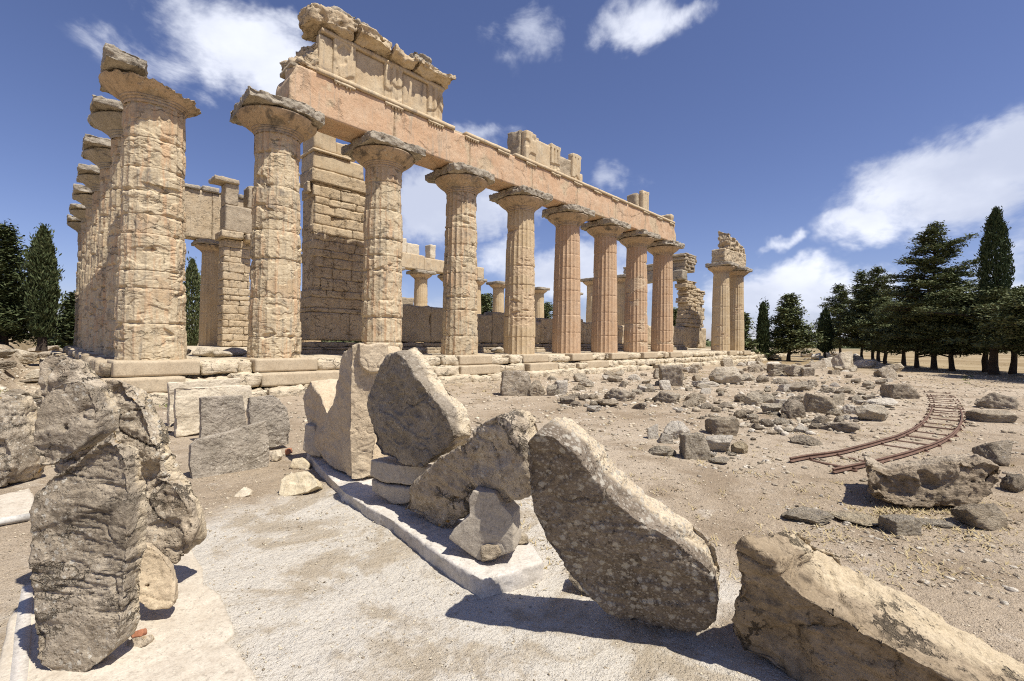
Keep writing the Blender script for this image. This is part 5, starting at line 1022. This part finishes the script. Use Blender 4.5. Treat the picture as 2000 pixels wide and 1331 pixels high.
for (px, py, top, wid, kind, sd, z0f, lb) in [
    (1611, 703, 603, 26, 'cyp', 1, .16, 'small narrow cypress at the left edge of the grove'), (1641, 699, 558, 84, 'ced', 2, .16, 'slim pointed conifer beside the small narrow cypress'), (1684, 705, 532, 110, 'ced', 3, .17, 'conifer with a bushy rounded peak, second tall tree of the grove'), (1716, 707, 524, 120, 'ced', 4, .17, 'conifer with a sharp star shaped tip near the middle of the grove'), (1705, 706, 580, 80, 'ced', 14, .2, 'thin trunked conifer hidden in the middle of the grove'), (1729, 711, 585, 110, 'ced', 5, .17, 'leaning trunk conifer under the sharp tipped one'),
    (1766, 715, 570, 120, 'ced', 6, .17, 'broad conifer left of the tallest one'), (1790, 719, 575, 120, 'ced', 7, .17, 'conifer just before the tallest spreading tree'), (1823, 722, 438, 190, 'big', 8, .14, 'tallest spreading conifer with open ragged top'), (1860, 725, 540, 150, 'ced', 9, .17, 'broad conifer right of the tallest one'), (1941, 732, 408, 46, 'cypb', 10, .2, 'tall dense cypress rising above the grove at right'), (1979, 731, 572, 230, 'dome', 11, .15, 'wide low dark crowned tree at the right edge'), (2080, 745, 570, 230, 'dome', 12, .15, 'dark broad tree partly beyond the right edge'), (1925, 727, 580, 170, 'dome', 13, .15, 'wide low tree under the tall dense cypress')]:
    h, ra, d, P = dh(px, py, top, wid); lf = max(.11, d * .0034)
    if kind == 'cyp': ms = cypress(h, ra, h * z0f, sd, lf * .8, 5000)
    elif kind == 'cypb': ms = cypress(h, ra * 1.0, h * .30, sd, lf, 16000, bulge=.45, r0=.25, tufts=60)
    elif kind == 'dome': ms = spread_tree(h, ra, h * .26, sd, DOME, 120, lf, r0=.19, flat=.6, up=.05, dens=1.2)
    elif kind == 'big': ms = spread_tree(h, ra, h * .14, sd, CED, 150, lf * .9, r0=.2, up=.15, dens=1.0, flat=.45)
    else: ms = spread_tree(h, ra * 1.1, h * .15, sd, PYR, 90, lf * .85, r0=.17, lean=(.2 * math.sin(sd), .2), dens=1.0)
    plant('cypress_tree' if 'cyp' in kind else 'conifer_tree', ms, lb, px, py, 'cypress_leaf' if 'cyp' in kind else 'cedar_leaf', group=TR, P=P)
for (px, py, top, wid, kind, sd, lb) in [(1490, 676, 570, 21, 'cyp', 21, 'lone narrow cypress right of the temple end'), (1541, 690, 570, 88, 'ced', 22, 'pyramid shaped conifer alone beyond the rubble field'), (1447, 680, 597, 50, 'ced', 23, 'dark conifer just behind the far pair of columns')]:
    P = CW((px - 1000) / F_PX * 52, 52); P[2] = gz(P[0], P[1]); d = 52; h = (py - top) * d / F_PX + .4; ra = wid * d / F_PX / 2
    ms = cypress(h, ra, h * .06, sd, .2, 5000) if kind == 'cyp' else spread_tree(h, ra * 1.1, h * .12, sd, PYR, 100, .2, r0=.2, up=.12)
    plant('cypress_tree' if kind == 'cyp' else 'conifer_tree', ms, lb, px, py, 'cypress_leaf' if kind == 'cyp' else 'cedar_leaf', P=P)
for (px, d, base, top, wid, kind, sd, lb) in [(8, 27, 684, 452, 120, 'ced', 31, 'broad leafy conifer cut by the left edge'), (82, 27, 684, 448, 46, 'cyp', 32, 'pointed cypress with bare trunk left of the temple front'), (150, 40, 680, 585, 70, 'ced', 33, 'conifer peeping out left of the receding columns'), (135, 60, 684, 655, 70, 'ced', 34, 'low far bush at the foot of the receding columns')]:
    P = CW((px - 1000) / F_PX * d, d); P[2] = CAM[2] - (base - 660) * d / F_PX; h = (base - top) * d / F_PX; ra = wid * d / F_PX / 2
    ms = cypress(h, ra, h * .10, sd, .13, 12000, bulge=.42, r0=.2, tufts=60) if kind == 'cyp' else spread_tree(h, ra, h * .05, sd, PYR, 150, .13 * max(1, d / 27), r0=.2, up=.2, flat=.8, dens=1.2)
    plant('cypress_tree' if kind == 'cyp' else 'conifer_tree', ms, lb, px, base, 'left_leaf', P=P)
for (px, d, top, wid, kind, sd, lb) in [(374, 62, 515, 34, 'cyp', 41, 'dark cypress seen between the corner columns'), (935, 75, 582, 60, 'ced', 42, 'round dark tree beyond the low wall between near columns'), (1060, 80, 596, 46, 'ced', 43, 'dark bush beyond the low wall left of the pink columns'), (1325, 78, 605, 50, 'ced', 44, 'dark conifer beside the ragged rear wall')]:
    P = CW((px - 1000) / F_PX * d, d); P[2] = gz(P[0], P[1]); h = (668 - top) * d / F_PX + CAM[2]; ra = wid * d / F_PX / 2
    ms = cypress(h, ra, h * .06, sd, .24, 5000) if kind == 'cyp' else spread_tree(h, ra * 1.2, h * .12, sd, DOME, 80, .26, r0=.2)
    plant('cypress_tree' if kind == 'cyp' else 'conifer_tree', ms, lb, px, 0, 'cedar_leaf', P=P)
# far line of woods on the plain
def woods():
    r = np.random.RandomState(3); C = []; A = []; B = []
    for i in range(700):
        x = r.uniform(-1.2, 1.3); d = r.uniform(330, 420); c = CW(x * d, d, 0); n = 26
        C.append(c + r.normal(size=(n, 3)) * [5, 5, 1.6] + UP0 * 1.5); th = r.uniform(0, 6.28, n); ax = np.stack([np.cos(th), np.sin(th), r.normal(size=n) * .5], 1); A.append(ax * 1.6); B.append(np.cross(ax, r.normal(size=(n, 3))) * 1.2)
    V, F = quads(np.concatenate(C), np.concatenate(A), np.concatenate(B)); tag(obj('far_woods', mkmesh('far_woods', V, F, False), 'cedar_leaf'), kind='stuff')
woods()
